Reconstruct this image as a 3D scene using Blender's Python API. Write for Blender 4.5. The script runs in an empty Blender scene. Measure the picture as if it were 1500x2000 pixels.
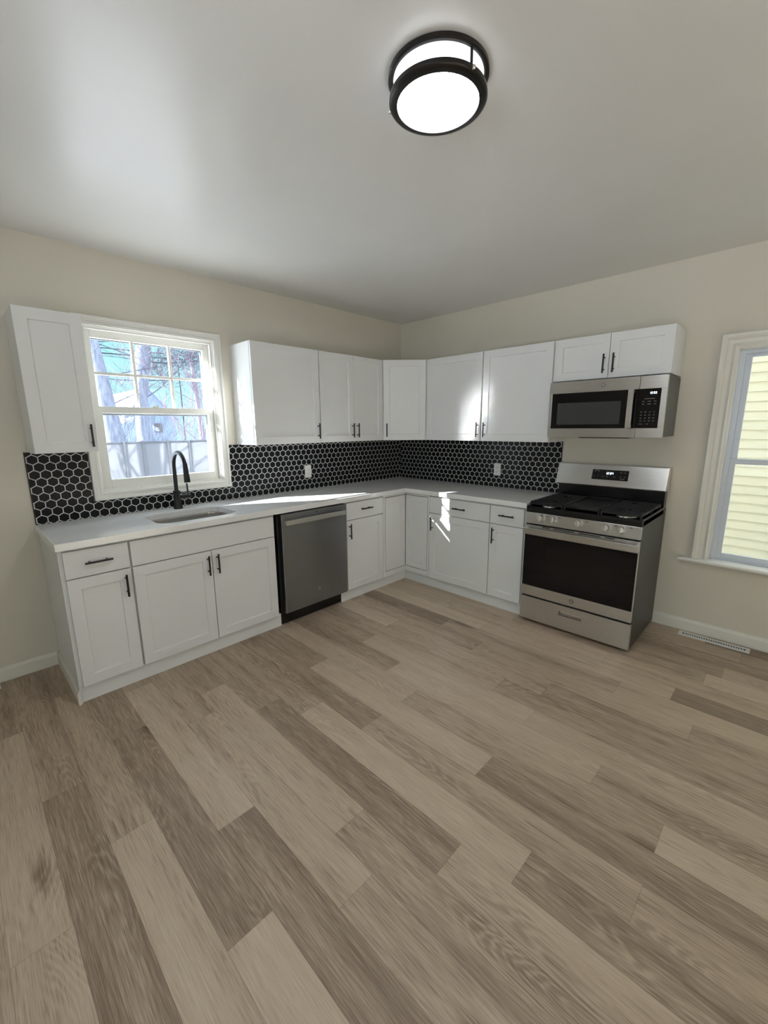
import bpy, bmesh, math, random
from mathutils import Vector, Matrix
random.seed(7)
S = bpy.context.scene
COL = S.collection
PI = math.pi

# ------------------------------------------------------------------ camera
cam_data = bpy.data.cameras.new('camera')
cam = bpy.data.objects.new('camera', cam_data)
COL.objects.link(cam)
S.camera = cam
cam_data.sensor_fit = 'VERTICAL'
cam_data.sensor_height = 36.0
cam_data.sensor_width = 27.0
cam_data.lens = 822.85 * 36.0 / 2000.0
cam_data.clip_start = 0.02
cam_data.clip_end = 300
_yaw, _pit, _rol = math.radians(-45.635), math.radians(-11.448), math.radians(-0.442)
_f = Vector((math.cos(_pit) * math.sin(-_yaw), math.cos(_pit) * math.cos(_yaw), math.sin(_pit)))
_r = _f.cross(Vector((0, 0, 1))).normalized()
_u = _r.cross(_f)
_R = _r * math.cos(_rol) + _u * math.sin(_rol)
_U = _u * math.cos(_rol) - _r * math.sin(_rol)
M4 = Matrix((( _R.x, _U.x, -_f.x, -3.600), (_R.y, _U.y, -_f.y, -3.247), (_R.z, _U.z, -_f.z, 1.485), (0, 0, 0, 1)))
cam.matrix_world = M4

# ------------------------------------------------------------------ view, sky, sun, added fill light
S.view_settings.view_transform = 'Standard'
S.view_settings.look = 'None'
S.view_settings.gamma = 1
S.view_settings.use_curve_mapping = False
S.view_settings.exposure = 0.0
S.cycles.blur_glossy = 0.2
S.cycles.sample_clamp_indirect = 0.0

SUN = 35.0
SKY = 1.3
LAMP = 46.0
WEST = 8.5
HAZE = 1.2

world = bpy.data.worlds.new('sky')
S.world = world
world.use_nodes = True
wn = world.node_tree.nodes
wl = world.node_tree.links
wn.clear()
w_out = wn.new('ShaderNodeOutputWorld')
w_bg = wn.new('ShaderNodeBackground')
w_bg.inputs['Strength'].default_value = SKY
w_tc = wn.new('ShaderNodeTexCoord')
w_sep = wn.new('ShaderNodeSeparateXYZ')
w_rmp = wn.new('ShaderNodeValToRGB')
w_rmp.color_ramp.elements[0].position = 0.0
w_rmp.color_ramp.elements[0].color = (0.50, 0.82, 0.92, 1)
w_rmp.color_ramp.elements[1].position = 0.9
w_rmp.color_ramp.elements[1].color = (1.5, 1.8, 2.3, 1)
e = w_rmp.color_ramp.elements.new(0.18)
e.color = (0.36, 0.82, 0.90, 1)
wl.new(w_tc.outputs['Generated'], w_sep.inputs[0])
wl.new(w_sep.outputs['Z'], w_rmp.inputs[0])
# hazy bright sky round the sun
w_dot = wn.new('ShaderNodeVectorMath')
w_dot.operation = 'DOT_PRODUCT'
w_dot.inputs[1].default_value = Vector((-1.79, 1.0, 0.90)).normalized()
wl.new(w_tc.outputs['Generated'], w_dot.inputs[0])
w_max = wn.new('ShaderNodeMath')
w_max.operation = 'MAXIMUM'
w_max.inputs[1].default_value = 0.0
wl.new(w_dot.outputs['Value'], w_max.inputs[0])
w_pow = wn.new('ShaderNodeMath')
w_pow.operation = 'POWER'
w_pow.inputs[1].default_value = 7.0
wl.new(w_max.outputs[0], w_pow.inputs[0])
w_glow = wn.new('ShaderNodeMix')
w_glow.data_type = 'RGBA'
w_glow.blend_type = 'ADD'
w_glow.inputs['Factor'].default_value = 1.0
w_scl = wn.new('ShaderNodeVectorMath')
w_scl.operation = 'SCALE'
w_scl.inputs[0].default_value = (0.86 * HAZE, 0.95 * HAZE, 1.05 * HAZE)
wl.new(w_pow.outputs[0], w_scl.inputs['Scale'])
wl.new(w_rmp.outputs[0], w_glow.inputs['A'])
wl.new(w_scl.outputs[0], w_glow.inputs['B'])
wl.new(w_glow.outputs['Result'], w_bg.inputs['Color'])
wl.new(w_bg.outputs[0], w_out.inputs[0])

sd = bpy.data.lights.new('sun', 'SUN')
sd.energy = SUN
sd.angle = math.radians(0.6)
sd.color = (0.93, 0.97, 1.0)
sun = bpy.data.objects.new('sun', sd)
COL.objects.link(sun)
sun.location = (-12, 8, 8)
sun.rotation_euler = Vector((1.79, -1.0, -0.90)).to_track_quat('-Z', 'Y').to_euler()


def area(name, loc, direction, sx, sy, energy, color):
    d = bpy.data.lights.new(name, 'AREA')
    d.shape = 'RECTANGLE'
    d.size, d.size_y, d.energy, d.color = sx, sy, energy, color
    o = bpy.data.objects.new(name, d)
    COL.objects.link(o)
    o.location = loc
    o.rotation_euler = Vector(direction).to_track_quat('-Z', 'Y').to_euler()
    return o


# added fill light at an unseen window, tilted up to brighten the ceiling
area('fill_light_end', (-5.13, -3.15, 1.35), (1, 0, 0.35), 1.2, 1.35, WEST, (0.90, 0.96, 1.0))


# ------------------------------------------------------------------ materials
class NT:
    def __init__(self, name):
        self.m = bpy.data.materials.new(name)
        self.m.use_nodes = True
        self.t = self.m.node_tree
        self.b = self.t.nodes['Principled BSDF']
        self.out = self.t.nodes['Material Output']

    def n(self, typ, **kw):
        nd = self.t.nodes.new(typ)
        for k, v in kw.items():
            setattr(nd, k, v)
        return nd

    def l(self, a, b):
        self.t.links.new(a, b)

    def math(self, op, a, b=None, c=None):
        nd = self.n('ShaderNodeMath', operation=op)
        for i, v in enumerate((a, b, c)):
            if v is None:
                continue
            if isinstance(v, (int, float)):
                nd.inputs[i].default_value = v
            else:
                self.l(v, nd.inputs[i])
        return nd.outputs[0]

    def ramp(self, fac, stops):
        r = self.n('ShaderNodeValToRGB')
        els = r.color_ramp.elements
        els[0].position, els[0].color = stops[0][0], (*stops[0][1], 1)
        els[1].position, els[1].color = stops[-1][0], (*stops[-1][1], 1)
        for p, c in stops[1:-1]:
            x = els.new(p)
            x.color = (*c, 1)
        self.l(fac, r.inputs[0])
        return r.outputs[0]

    def noise(self, vec, scale, detail=2.0, rough=0.5):
        nd = self.n('ShaderNodeTexNoise')
        nd.inputs['Scale'].default_value = scale
        nd.inputs['Detail'].default_value = detail
        nd.inputs['Roughness'].default_value = rough
        if vec is not None:
            self.l(vec, nd.inputs['Vector'])
        return nd.outputs['Fac']

    def bump(self, h, strength, dist=0.001):
        nd = self.n('ShaderNodeBump')
        nd.inputs['Strength'].default_value = strength
        nd.inputs['Distance'].default_value = dist
        self.l(h, nd.inputs['Height'])
        self.l(nd.outputs[0], self.b.inputs['Normal'])

    def mapping(self, scale, src='Object'):
        tc = self.n('ShaderNodeTexCoord')
        mp = self.n('ShaderNodeMapping')
        mp.inputs['Scale'].default_value = scale
        self.l(tc.outputs[src], mp.inputs['Vector'])
        return mp.outputs[0]


def plain(name, col, rough=0.5, metal=0.0, spec=0.5, var=0.03, bump=0.0, bscale=200.0, coat=0.0):
    k = NT(name)
    k.b.inputs['Roughness'].default_value = rough
    k.b.inputs['Metallic'].default_value = metal
    k.b.inputs['Specular IOR Level'].default_value = spec
    k.b.inputs['Coat Weight'].default_value = coat
    k.b.inputs['Coat Roughness'].default_value = 0.03
    v = k.mapping((1, 1, 1))
    f = k.noise(v, 3.0, 3.0)
    lo = tuple(max(0, c * (1 - var)) for c in col)
    hi = tuple(min(1, c * (1 + var)) for c in col)
    k.l(k.ramp(f, [(0.3, lo), (0.7, hi)]), k.b.inputs['Base Color'])
    if bump:
        k.bump(k.noise(v, bscale, 2.0), bump)
    return k.m


def steel(name, col, rough, stretch=(4, 4, 300), aniso=0.0):
    k = NT(name)
    k.b.inputs['Metallic'].default_value = 1.0
    v = k.mapping(stretch)
    f = k.noise(v, 1.5, 3.0, 0.6)
    k.l(k.ramp(f, [(0.3, tuple(c * 0.94 for c in col)), (0.7, tuple(min(1, c * 1.06) for c in col))]), k.b.inputs['Base Color'])
    mr = k.n('ShaderNodeMapRange')
    mr.inputs['To Min'].default_value = rough * 0.9
    mr.inputs['To Max'].default_value = rough * 1.15
    k.l(f, mr.inputs['Value'])
    k.l(mr.outputs[0], k.b.inputs['Roughness'])
    if aniso:
        tg = k.n('ShaderNodeTangent', direction_type='RADIAL', axis='Z')
        k.l(tg.outputs[0], k.b.inputs['Tangent'])
        k.b.inputs['Anisotropic'].default_value = aniso
        k.b.inputs['Anisotropic Rotation'].default_value = 0.25
    k.bump(f, 0.03, 0.0002)
    return k.m


def emitter(name, col, strength):
    k = NT(name)
    k.b.inputs['Base Color'].default_value = (*col, 1)
    k.b.inputs['Emission Color'].default_value = (*col, 1)
    k.b.inputs['Emission Strength'].default_value = strength
    return k.m


def glass_pane(name, tint=(1, 1, 1)):
    k = NT(name)
    tr = k.n('ShaderNodeBsdfTransparent')
    tr.inputs[0].default_value = (*tint, 1)
    gl = k.n('ShaderNodeBsdfGlossy')
    gl.inputs['Roughness'].default_value = 0.01
    # Schlick reflectance, the same from both faces of the thin pane
    ge = k.n('ShaderNodeNewGeometry')
    dt = k.n('ShaderNodeVectorMath', operation='DOT_PRODUCT')
    k.l(ge.outputs['Incoming'], dt.inputs[0])
    k.l(ge.outputs['Normal'], dt.inputs[1])
    c1 = k.math('SUBTRACT', 1.0, k.math('ABSOLUTE', dt.outputs['Value']))
    refl = k.math('ADD', 0.006, k.math('MULTIPLY', k.math('POWER', c1, 5.0), 0.4))
    mx = k.n('ShaderNodeMixShader')
    k.l(refl, mx.inputs[0])
    k.l(tr.outputs[0], mx.inputs[1])
    k.l(gl.outputs[0], mx.inputs[2])
    k.l(mx.outputs[0], k.out.inputs['Surface'])
    return k.m


def hex_tile(name, axis, pitch, row, u0, v0):
    """Black hexagon tiles with pale grout, pattern from the tile sheet's own coordinates."""
    k = NT(name)
    tc = k.n('ShaderNodeTexCoord')
    sp = k.n('ShaderNodeSeparateXYZ')
    k.l(tc.outputs['Object'], sp.inputs[0])
    u = k.math('DIVIDE', k.math('SUBTRACT', sp.outputs[axis], u0), pitch)
    v = k.math('DIVIDE', k.math('SUBTRACT', sp.outputs['Z'], v0), row * 2 / math.sqrt(3))
    s3 = math.sqrt(3)

    def cell(du, dv):
        a = k.math('SUBTRACT', k.math('FLOORED_MODULO', k.math('ADD', u, 0.5 + du), 1.0), 0.5)
        b = k.math('SUBTRACT', k.math('FLOORED_MODULO', k.math('ADD', v, s3 / 2 + dv), s3), s3 / 2)
        a, b = k.math('ABSOLUTE', a), k.math('ABSOLUTE', b)
        return k.math('MAXIMUM', a, k.math('ADD', k.math('MULTIPLY', a, 0.5), k.math('MULTIPLY', b, s3 / 2)))
    d = k.math('MINIMUM', cell(0, 0), cell(0.5, s3 / 2))
    mr = k.n('ShaderNodeMapRange', interpolation_type='SMOOTHSTEP')
    mr.inputs['From Min'].default_value = 0.445
    mr.inputs['From Max'].default_value = 0.462
    k.l(d, mr.inputs['Value'])
    g = mr.outputs[0]
    k.l(k.ramp(g, [(0.0, (0.007, 0.007, 0.009)), (1.0, (0.66, 0.66, 0.64))]), k.b.inputs['Base Color'])
    k.l(k.math('ADD', k.math('MULTIPLY', g, 0.45), 0.30), k.b.inputs['Roughness'])
    k.b.inputs['Specular IOR Level'].default_value = 0.22
    m2 = k.n('ShaderNodeMapRange', interpolation_type='SMOOTHSTEP')
    m2.inputs['From Min'].default_value = 0.40
    m2.inputs['From Max'].default_value = 0.465
    m2.inputs['To Min'].default_value = 1.0
    m2.inputs['To Max'].default_value = 0.0
    k.l(d, m2.inputs['Value'])
    k.bump(m2.outputs[0], 0.6, 0.002)
    return k.m


def plank_floor(name):
    k = NT(name)
    uv = k.n('ShaderNodeUVMap', uv_map='grain')
    pl = k.n('ShaderNodeUVMap', uv_map='plank')
    at = k.n('ShaderNodeAttribute', attribute_name='tone')
    tone = k.math('ADD', k.math('MULTIPLY', k.math('SUBTRACT', at.outputs['Fac'], 0.47), 1.35), 0.49)

    def mp(sc):
        m = k.n('ShaderNodeMapping')
        m.inputs['Scale'].default_value = sc
        k.l(uv.outputs[0], m.inputs['Vector'])
        return m.outputs[0]
    broad = k.noise(mp((15.0, 1.0, 1)), 1.0, 2.0, 0.5)
    # cathedral figure: contour lines of a stretched noise field
    field = k.noise(mp((5.0, 0.8, 1)), 1.0, 1.5, 0.5)
    field = k.math('ADD', field, k.math('MULTIPLY', k.noise(mp((30.0, 5.0, 1)), 1.0, 2.0, 0.6), 0.06))
    lines = k.math('SINE', k.math('MULTIPLY', field, 230.0))
    lines = k.math('POWER', k.math('ADD', k.math('MULTIPLY', lines, 0.5), 0.5), 1.6)
    maskn = k.n('ShaderNodeMapRange', interpolation_type='SMOOTHSTEP')
    maskn.inputs['From Min'].default_value = 0.45
    maskn.inputs['From Max'].default_value = 0.68
    k.l(k.noise(mp((5.0, 0.9, 1)), 1.7, 1.0), maskn.inputs['Value'])
    lines = k.math('MULTIPLY', k.math('SUBTRACT', lines, 0.5), k.math('MULTIPLY', maskn.outputs[0], 0.12))
    fine = k.noise(mp((380.0, 9.0, 1)), 1.0, 2.0, 0.7)
    mid = k.noise(mp((150.0, 5.0, 1)), 1.0, 3.0, 0.65)
    fl = k.n('ShaderNodeMapRange', interpolation_type='SMOOTHSTEP')
    fl.inputs['From Min'].default_value = 0.60
    fl.inputs['From Max'].default_value = 0.74
    k.l(k.noise(mp((55.0, 4.5, 1)), 1.0, 2.0, 0.5), fl.inputs['Value'])
    # knots
    vo = k.n('ShaderNodeTexVoronoi')
    vo.inputs['Scale'].default_value = 1.0
    k.l(mp((6.0, 1.7, 1)), vo.inputs['Vector'])
    sepc = k.n('ShaderNodeSeparateColor')
    k.l(vo.outputs['Color'], sepc.inputs[0])
    pick = k.math('GREATER_THAN', sepc.outputs[0], 0.80)
    kn = k.n('ShaderNodeMapRange', interpolation_type='SMOOTHSTEP')
    kn.inputs['From Min'].default_value = 0.03
    kn.inputs['From Max'].default_value = 0.28
    kn.inputs['To Min'].default_value = 1.0
    kn.inputs['To Max'].default_value = 0.0
    k.l(vo.outputs['Distance'], kn.inputs['Value'])
    knot = k.math('MULTIPLY', k.math('MULTIPLY', kn.outputs[0], pick), 0.36)
    val = k.math('ADD', k.math('MULTIPLY', k.math('SUBTRACT', broad, 0.5), 0.38), tone)
    val = k.math('ADD', val, lines)
    val = k.math('ADD', val, k.math('MULTIPLY', k.math('SUBTRACT', fine, 0.5), 0.62))
    val = k.math('ADD', val, k.math('MULTIPLY', k.math('SUBTRACT', mid, 0.5), 0.42))
    val = k.math('SUBTRACT', val, knot)
    val = k.math('SUBTRACT', val, k.math('MULTIPLY', fl.outputs[0], 0.12))
    col = k.ramp(val, [(0.0, (0.12, 0.080, 0.052)), (0.3, (0.27, 0.199, 0.141)), (0.55, (0.51, 0.404, 0.300)), (1.0, (0.75, 0.63, 0.49))])
    # dark hairline at plank edges
    sp = k.n('ShaderNodeSeparateXYZ')
    k.l(pl.outputs[0], sp.inputs[0])
    ex = k.math('MINIMUM', sp.outputs['X'], k.math('SUBTRACT', 0.148, sp.outputs['X']))
    ey = k.math('MINIMUM', sp.outputs['Y'], k.math('SUBTRACT', 1.207, sp.outputs['Y']))
    ed = k.math('MINIMUM', ex, ey)
    em = k.n('ShaderNodeMapRange')
    em.inputs['From Min'].default_value = 0.0004
    em.inputs['From Max'].default_value = 0.0016
    em.inputs['To Min'].default_value = 0.72
    em.inputs['To Max'].default_value = 1.0
    k.l(ed, em.inputs['Value'])
    mx = k.n('ShaderNodeMix', data_type='RGBA', blend_type='MULTIPLY')
    mx.inputs['Factor'].default_value = 1.0
    k.l(col, mx.inputs['A'])
    cmb = k.n('ShaderNodeCombineColor')
    for i in range(3):
        k.l(em.outputs[0], cmb.inputs[i])
    k.l(cmb.outputs[0], mx.inputs['B'])
    k.l(mx.outputs['Result'], k.b.inputs['Base Color'])
    rr = k.math('ADD', k.math('MULTIPLY', fine, 0.18), 0.36)
    k.l(rr, k.b.inputs['Roughness'])
    k.b.inputs['Specular IOR Level'].default_value = 0.45
    k.bump(k.math('ADD', fine, k.math('MULTIPLY', em.outputs[0], 1.0)), 0.12, 0.0008)
    return k.m


def bark(name, a, b):
    k = NT(name)
    v = k.mapping((9, 9, 1.6))
    f = k.noise(v, 2.0, 5.0, 0.65)
    k.l(k.ramp(f, [(0.3, a), (0.7, b)]), k.b.inputs['Base Color'])
    k.b.inputs['Roughness'].default_value = 0.9
    k.bump(f, 0.8, 0.02)
    return k.m


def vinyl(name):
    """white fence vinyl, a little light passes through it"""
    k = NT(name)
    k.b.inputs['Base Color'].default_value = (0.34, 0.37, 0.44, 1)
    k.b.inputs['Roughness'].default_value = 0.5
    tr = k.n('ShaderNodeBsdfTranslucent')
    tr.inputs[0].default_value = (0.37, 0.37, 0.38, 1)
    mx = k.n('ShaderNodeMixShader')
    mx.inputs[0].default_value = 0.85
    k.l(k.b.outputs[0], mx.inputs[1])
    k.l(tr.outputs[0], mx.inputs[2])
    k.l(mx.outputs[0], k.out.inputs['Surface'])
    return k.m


M = dict(
    cab=plain('cabinet_white_paint', (0.80, 0.805, 0.80), 0.38, var=0.01),
    wall=plain('beige_wall_paint', (0.72, 0.675, 0.575), 0.55, spec=0.4, var=0.012, bump=0.05, bscale=350),
    ceil=plain('ceiling_paint', (0.77, 0.765, 0.745), 0.30, spec=0.5, var=0.012, bump=0.04, bscale=120),
    trim=plain('cream_trim_paint', (0.82, 0.81, 0.76), 0.35, var=0.012),
    trim_b=plain('baseboard_paint', (0.78, 0.76, 0.69), 0.35, var=0.012),
    quartz=plain('white_quartz', (0.87, 0.87, 0.86), 0.15, var=0.03, coat=0.25, spec=0.75),
    steel=steel('brushed_steel', (0.63, 0.625, 0.615), 0.33, (4, 4, 320), 0.8),
    steel_dw=steel('dimmed_brushed_steel', (0.29, 0.295, 0.31), 0.32, (4, 4, 320), 0.95),  # stainless with the dim room it mirrors put into its colour
    sinkm=steel('sink_steel', (0.55, 0.53, 0.50), 0.28, (60, 60, 60)),
    knob=steel('satin_metal', (0.74, 0.72, 0.69), 0.30, (30, 30, 30)),
    blackg=plain('black_glass', (0.005, 0.005, 0.006), 0.06, spec=0.35, var=0.0),
    wing=plain('oven_window_glass', (0.010, 0.008, 0.008), 0.10, spec=0.35, var=0.0),
    mwing=plain('microwave_window_mesh', (0.045, 0.048, 0.050), 0.16, spec=0.7, var=0.02),
    black=plain('matte_black_metal', (0.010, 0.010, 0.011), 0.38, var=0.05),
    iron=plain('cast_iron', (0.011, 0.011, 0.012), 0.48, var=0.1, bump=0.2, bscale=400),
    enamel=plain('black_enamel', (0.008, 0.008, 0.009), 0.22, var=0.0),
    dark=plain('dark_grey_steel_side', (0.055, 0.055, 0.055), 0.42, metal=0.3, var=0.04),
    mside=plain('microwave_side', (0.11, 0.11, 0.105), 0.40, metal=0.4, var=0.04),
    gap=plain('dark_gap', (0.01, 0.01, 0.01), 0.8, var=0.0),  # near-black stand-in for the shade inside narrow gaps
    plastic=plain('white_plastic', (0.80, 0.80, 0.78), 0.35, var=0.01),
    slot=plain('dark_slot', (0.06, 0.06, 0.055), 0.6, var=0.0),
    grey=plain('grey_print', (0.16, 0.16, 0.16), 0.5, var=0.0),
    ltgrey=plain('pale_grey_print', (0.30, 0.30, 0.30), 0.5, var=0.0),
    bronze=plain('dark_bronze', (0.030, 0.028, 0.027), 0.32, metal=0.7, var=0.05),
    emblem=steel('emblem_steel', (0.33, 0.32, 0.31), 0.4, (40, 40, 40)),
    alu=plain('window_aluminium', (0.15, 0.17, 0.19), 0.4, var=0.02),
    vframe=plain('pale_window_vinyl', (0.66, 0.71, 0.78), 0.35, var=0.01),
    lamp=emitter('lamp_diffuser', (0.96, 0.985, 1.0), LAMP),
    lampside=emitter('lamp_shade', (0.93, 0.96, 1.0), 1.6),
    led=emitter('display_digits', (0.9, 0.97, 1.0), 1.6),
    pane=glass_pane('window_glass'),
    floor=plank_floor('grey_oak_planks'),
    hexl=hex_tile('hex_tiles_left', 'X', 0.0543, 0.0455, -3.262, 1.307),
    hexr=hex_tile('hex_tiles_right', 'Y', 0.0536, 0.0437, -1.657, 1.283),
    siding=plain('cream_siding', (0.62, 0.585, 0.45), 0.6, var=0.02),
    snow=plain('snow', (0.90, 0.91, 0.93), 0.7, var=0.03, bump=0.5, bscale=4),
    vinyl=vinyl('white_fence_vinyl'),
    bark=bark('grey_bark', (0.12, 0.13, 0.18), (0.30, 0.32, 0.40)),
    twig=plain('twig_bark', (0.09, 0.09, 0.12), 0.9, var=0.2),
    redtwig=plain('reddish_twig_bark', (0.24, 0.20, 0.24), 0.9, var=0.2),
    hsid=plain('pale_blue_siding', (0.30, 0.36, 0.46), 0.7, var=0.05),
    roof=plain('snowy_roof', (0.38, 0.44, 0.56), 0.8, var=0.08),
    brick=plain('brown_window', (0.16, 0.12, 0.12), 0.6, var=0.1),
    wire=plain('black_cable', (0.03, 0.035, 0.05), 0.6, var=0.0),
)


# ------------------------------------------------------------------ mesh helpers
class MB:
    def __init__(self):
        self.v = []
        self.f = []
        self.mi = []
        self.cur = 0

    def add(self, vs, fs):
        n = len(self.v)
        self.v += [tuple(p) for p in vs]
        for f in fs:
            self.f.append(tuple(n + i for i in f))
            self.mi.append(self.cur)
        return self

    def box(self, x0, x1, y0, y1, z0, z1):
        x0, x1 = min(x0, x1), max(x0, x1)
        y0, y1 = min(y0, y1), max(y0, y1)
        z0, z1 = min(z0, z1), max(z0, z1)
        v = [(x0, y0, z0), (x1, y0, z0), (x1, y1, z0), (x0, y1, z0), (x0, y0, z1), (x1, y0, z1), (x1, y1, z1), (x0, y1, z1)]
        return self.add(v, [(0, 3, 2, 1), (4, 5, 6, 7), (0, 1, 5, 4), (1, 2, 6, 5), (2, 3, 7, 6), (3, 0, 4, 7)])

    def prism(self, poly, z0, z1):
        n = len(poly)
        v = [(x, y, z0) for x, y in poly] + [(x, y, z1) for x, y in poly]
        return self.add(v, [tuple(range(n - 1, -1, -1)), tuple(range(n, 2 * n))] + [(i, (i + 1) % n, n + (i + 1) % n, n + i) for i in range(n)])

    def prism_x(self, poly, x0, x1):
        """poly of (y, z) extruded along x"""
        n = len(poly)
        v = [(x0, y, z) for y, z in poly] + [(x1, y, z) for y, z in poly]
        return self.add(v, [tuple(range(n - 1, -1, -1)), tuple(range(n, 2 * n))] + [(i, (i + 1) % n, n + (i + 1) % n, n + i) for i in range(n)])

    def tube(self, pts, r, n=12, caps=True):
        pts = [Vector(p) for p in pts]
        rs = r if isinstance(r, (list, tuple)) else [r] * len(pts)
        t0 = (pts[1] - pts[0]).normalized()
        a = t0.orthogonal().normalized()
        base = len(self.v)
        fs = []
        for i, p in enumerate(pts):
            if i == 0:
                t = t0
            elif i == len(pts) - 1:
                t = (pts[i] - pts[i - 1]).normalized()
            else:
                t = ((pts[i + 1] - pts[i]).normalized() + (pts[i] - pts[i - 1]).normalized()).normalized()
            a = (a - t * a.dot(t)).normalized()
            b = t.cross(a)
            for j in range(n):
                w = 2 * PI * j / n
                self.v.append(tuple(p + (a * math.cos(w) + b * math.sin(w)) * rs[i]))
        for i in range(len(pts) - 1):
            for j in range(n):
                self.f.append((base + i * n + j, base + i * n + (j + 1) % n, base + (i + 1) * n + (j + 1) % n, base + (i + 1) * n + j))
                self.mi.append(self.cur)
        if caps:
            self.f.append(tuple(base + j for j in range(n - 1, -1, -1)))
            self.f.append(tuple(base + (len(pts) - 1) * n + j for j in range(n)))
            self.mi += [self.cur] * 2
        return self

    def lathe(self, prof, c, axis='z', n=48, closed=False):
        """prof: (radius, height) pairs; axis z, or y (height runs towards -y)"""
        base = len(self.v)
        for (r, h) in prof:
            for j in range(n):
                w = 2 * PI * j / n
                if axis == 'z':
                    self.v.append((c[0] + r * math.cos(w), c[1] + r * math.sin(w), c[2] + h))
                else:
                    self.v.append((c[0] + r * math.cos(w), c[1] - h, c[2] + r * math.sin(w)))
        k = len(prof)
        rng = range(k if closed else k - 1)
        for i in rng:
            i2 = (i + 1) % k
            for j in range(n):
                self.f.append((base + i * n + j, base + i * n + (j + 1) % n, base + i2 * n + (j + 1) % n, base + i2 * n + j))
                self.mi.append(self.cur)
        if not closed:
            if prof[0][0] > 1e-6:
                self.f.append(tuple(base + j for j in range(n - 1, -1, -1)))
                self.mi.append(self.cur)
            if prof[-1][0] > 1e-6:
                self.f.append(tuple(base + (k - 1) * n + j for j in range(n)))
                self.mi.append(self.cur)
        return self

    def frame(self, x0, x1, z0, z1, prof, bottom=True):
        """mitred moulding round a rectangle in the xz plane; prof: (outward offset, y) pairs, closed loop"""
        k = len(prof)
        base = len(self.v)
        for (o, y) in prof:
            zb = z0 - o if bottom else z0
            for p in ((x0 - o, y, zb), (x0 - o, y, z1 + o), (x1 + o, y, z1 + o), (x1 + o, y, zb)):
                self.v.append(p)
        for i in range(k):
            i2 = (i + 1) % k
            for s in range(4 if bottom else 3):
                s2 = (s + 1) % 4
                self.f.append((base + i * 4 + s, base + i * 4 + s2, base + i2 * 4 + s2, base + i2 * 4 + s))
                self.mi.append(self.cur)
        if not bottom:
            for s in (0, 3):
                self.f.append(tuple(base + i * 4 + s for i in range(k)))
                self.mi.append(self.cur)
        return self

    def ring(self, outer, inner, y0, y1):
        """flat rectangular frame; outer/inner = (x0,x1,z0,z1)"""
        a, b = outer, inner
        self.box(a[0], b[0], y0, y1, a[2], a[3])
        self.box(b[1], a[1], y0, y1, a[2], a[3])
        self.box(b[0], b[1], y0, y1, a[2], b[2])
        self.box(b[0], b[1], y0, y1, b[3], a[3])
        return self

    def build(self, name, mat, parent=None, bevel=0.0, seg=2, smooth=False, loc=None, rot=None):
        me = bpy.data.meshes.new(name)
        me.from_pydata(self.v, [], self.f)
        mats = mat if isinstance(mat, (list, tuple)) else [mat]
        for m in mats:
            me.materials.append(m)
        bm = bmesh.new()
        bm.from_mesh(me)
        bmesh.ops.recalc_face_normals(bm, faces=bm.faces)
        bm.to_mesh(me)
        bm.free()
        if len(mats) > 1:
            me.polygons.foreach_set('material_index', self.mi)
        o = bpy.data.objects.new(name, me)
        COL.objects.link(o)
        if parent:
            o.parent = parent
        if loc:
            o.location = loc
        if rot is not None:
            o.rotation_euler = rot
        if bevel:
            b = o.modifiers.new('bevel', 'BEVEL')
            b.width, b.segments, b.limit_method = bevel, seg, 'ANGLE'
            b.angle_limit = math.radians(40)
        if smooth:
            me.polygons.foreach_set('use_smooth', [True] * len(me.polygons))
            try:
                me.set_sharp_from_angle(angle=math.radians(40))
            except Exception:
                pass
        return o


def tag(o, label=None, cat=None, group=None, kind=None):
    if label:
        o['label'] = label
    if cat:
        o['category'] = cat
    if group:
        o['group'] = group
    if kind:
        o['kind'] = kind
    return o


def thing(name, label, cat, loc=(0, 0, 0), rz=0.0, group=None):
    o = bpy.data.objects.new(name, None)
    o.empty_display_size = 0.1
    COL.objects.link(o)
    o.location = loc
    o.rotation_euler = (0, 0, rz)
    return tag(o, label, cat, group)


def struct(o, label=None):
    return tag(o, label, kind='structure')


def text_mesh(name, body, size, mat, parent, loc, rot, depth=0.0006, extrude=True):
    cu = bpy.data.curves.new(name, 'FONT')
    cu.body = body
    cu.size = size
    cu.align_x = 'CENTER'
    cu.align_y = 'CENTER'
    cu.extrude = depth
    cu.resolution_u = 3
    tmp = bpy.data.objects.new(name + '_tmp', cu)
    COL.objects.link(tmp)
    bpy.context.view_layer.update()
    me = bpy.data.meshes.new_from_object(tmp.evaluated_get(bpy.context.evaluated_depsgraph_get()))
    bpy.data.objects.remove(tmp)
    me.materials.clear()
    me.materials.append(mat)
    o = bpy.data.objects.new(name, me)
    COL.objects.link(o)
    o.parent = parent
    o.location = loc
    o.rotation_euler = rot
    return o


SEG7 = {'0': 'abcdef', '1': 'bc', '2': 'abged', '3': 'abgcd', '4': 'fgbc'}


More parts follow.
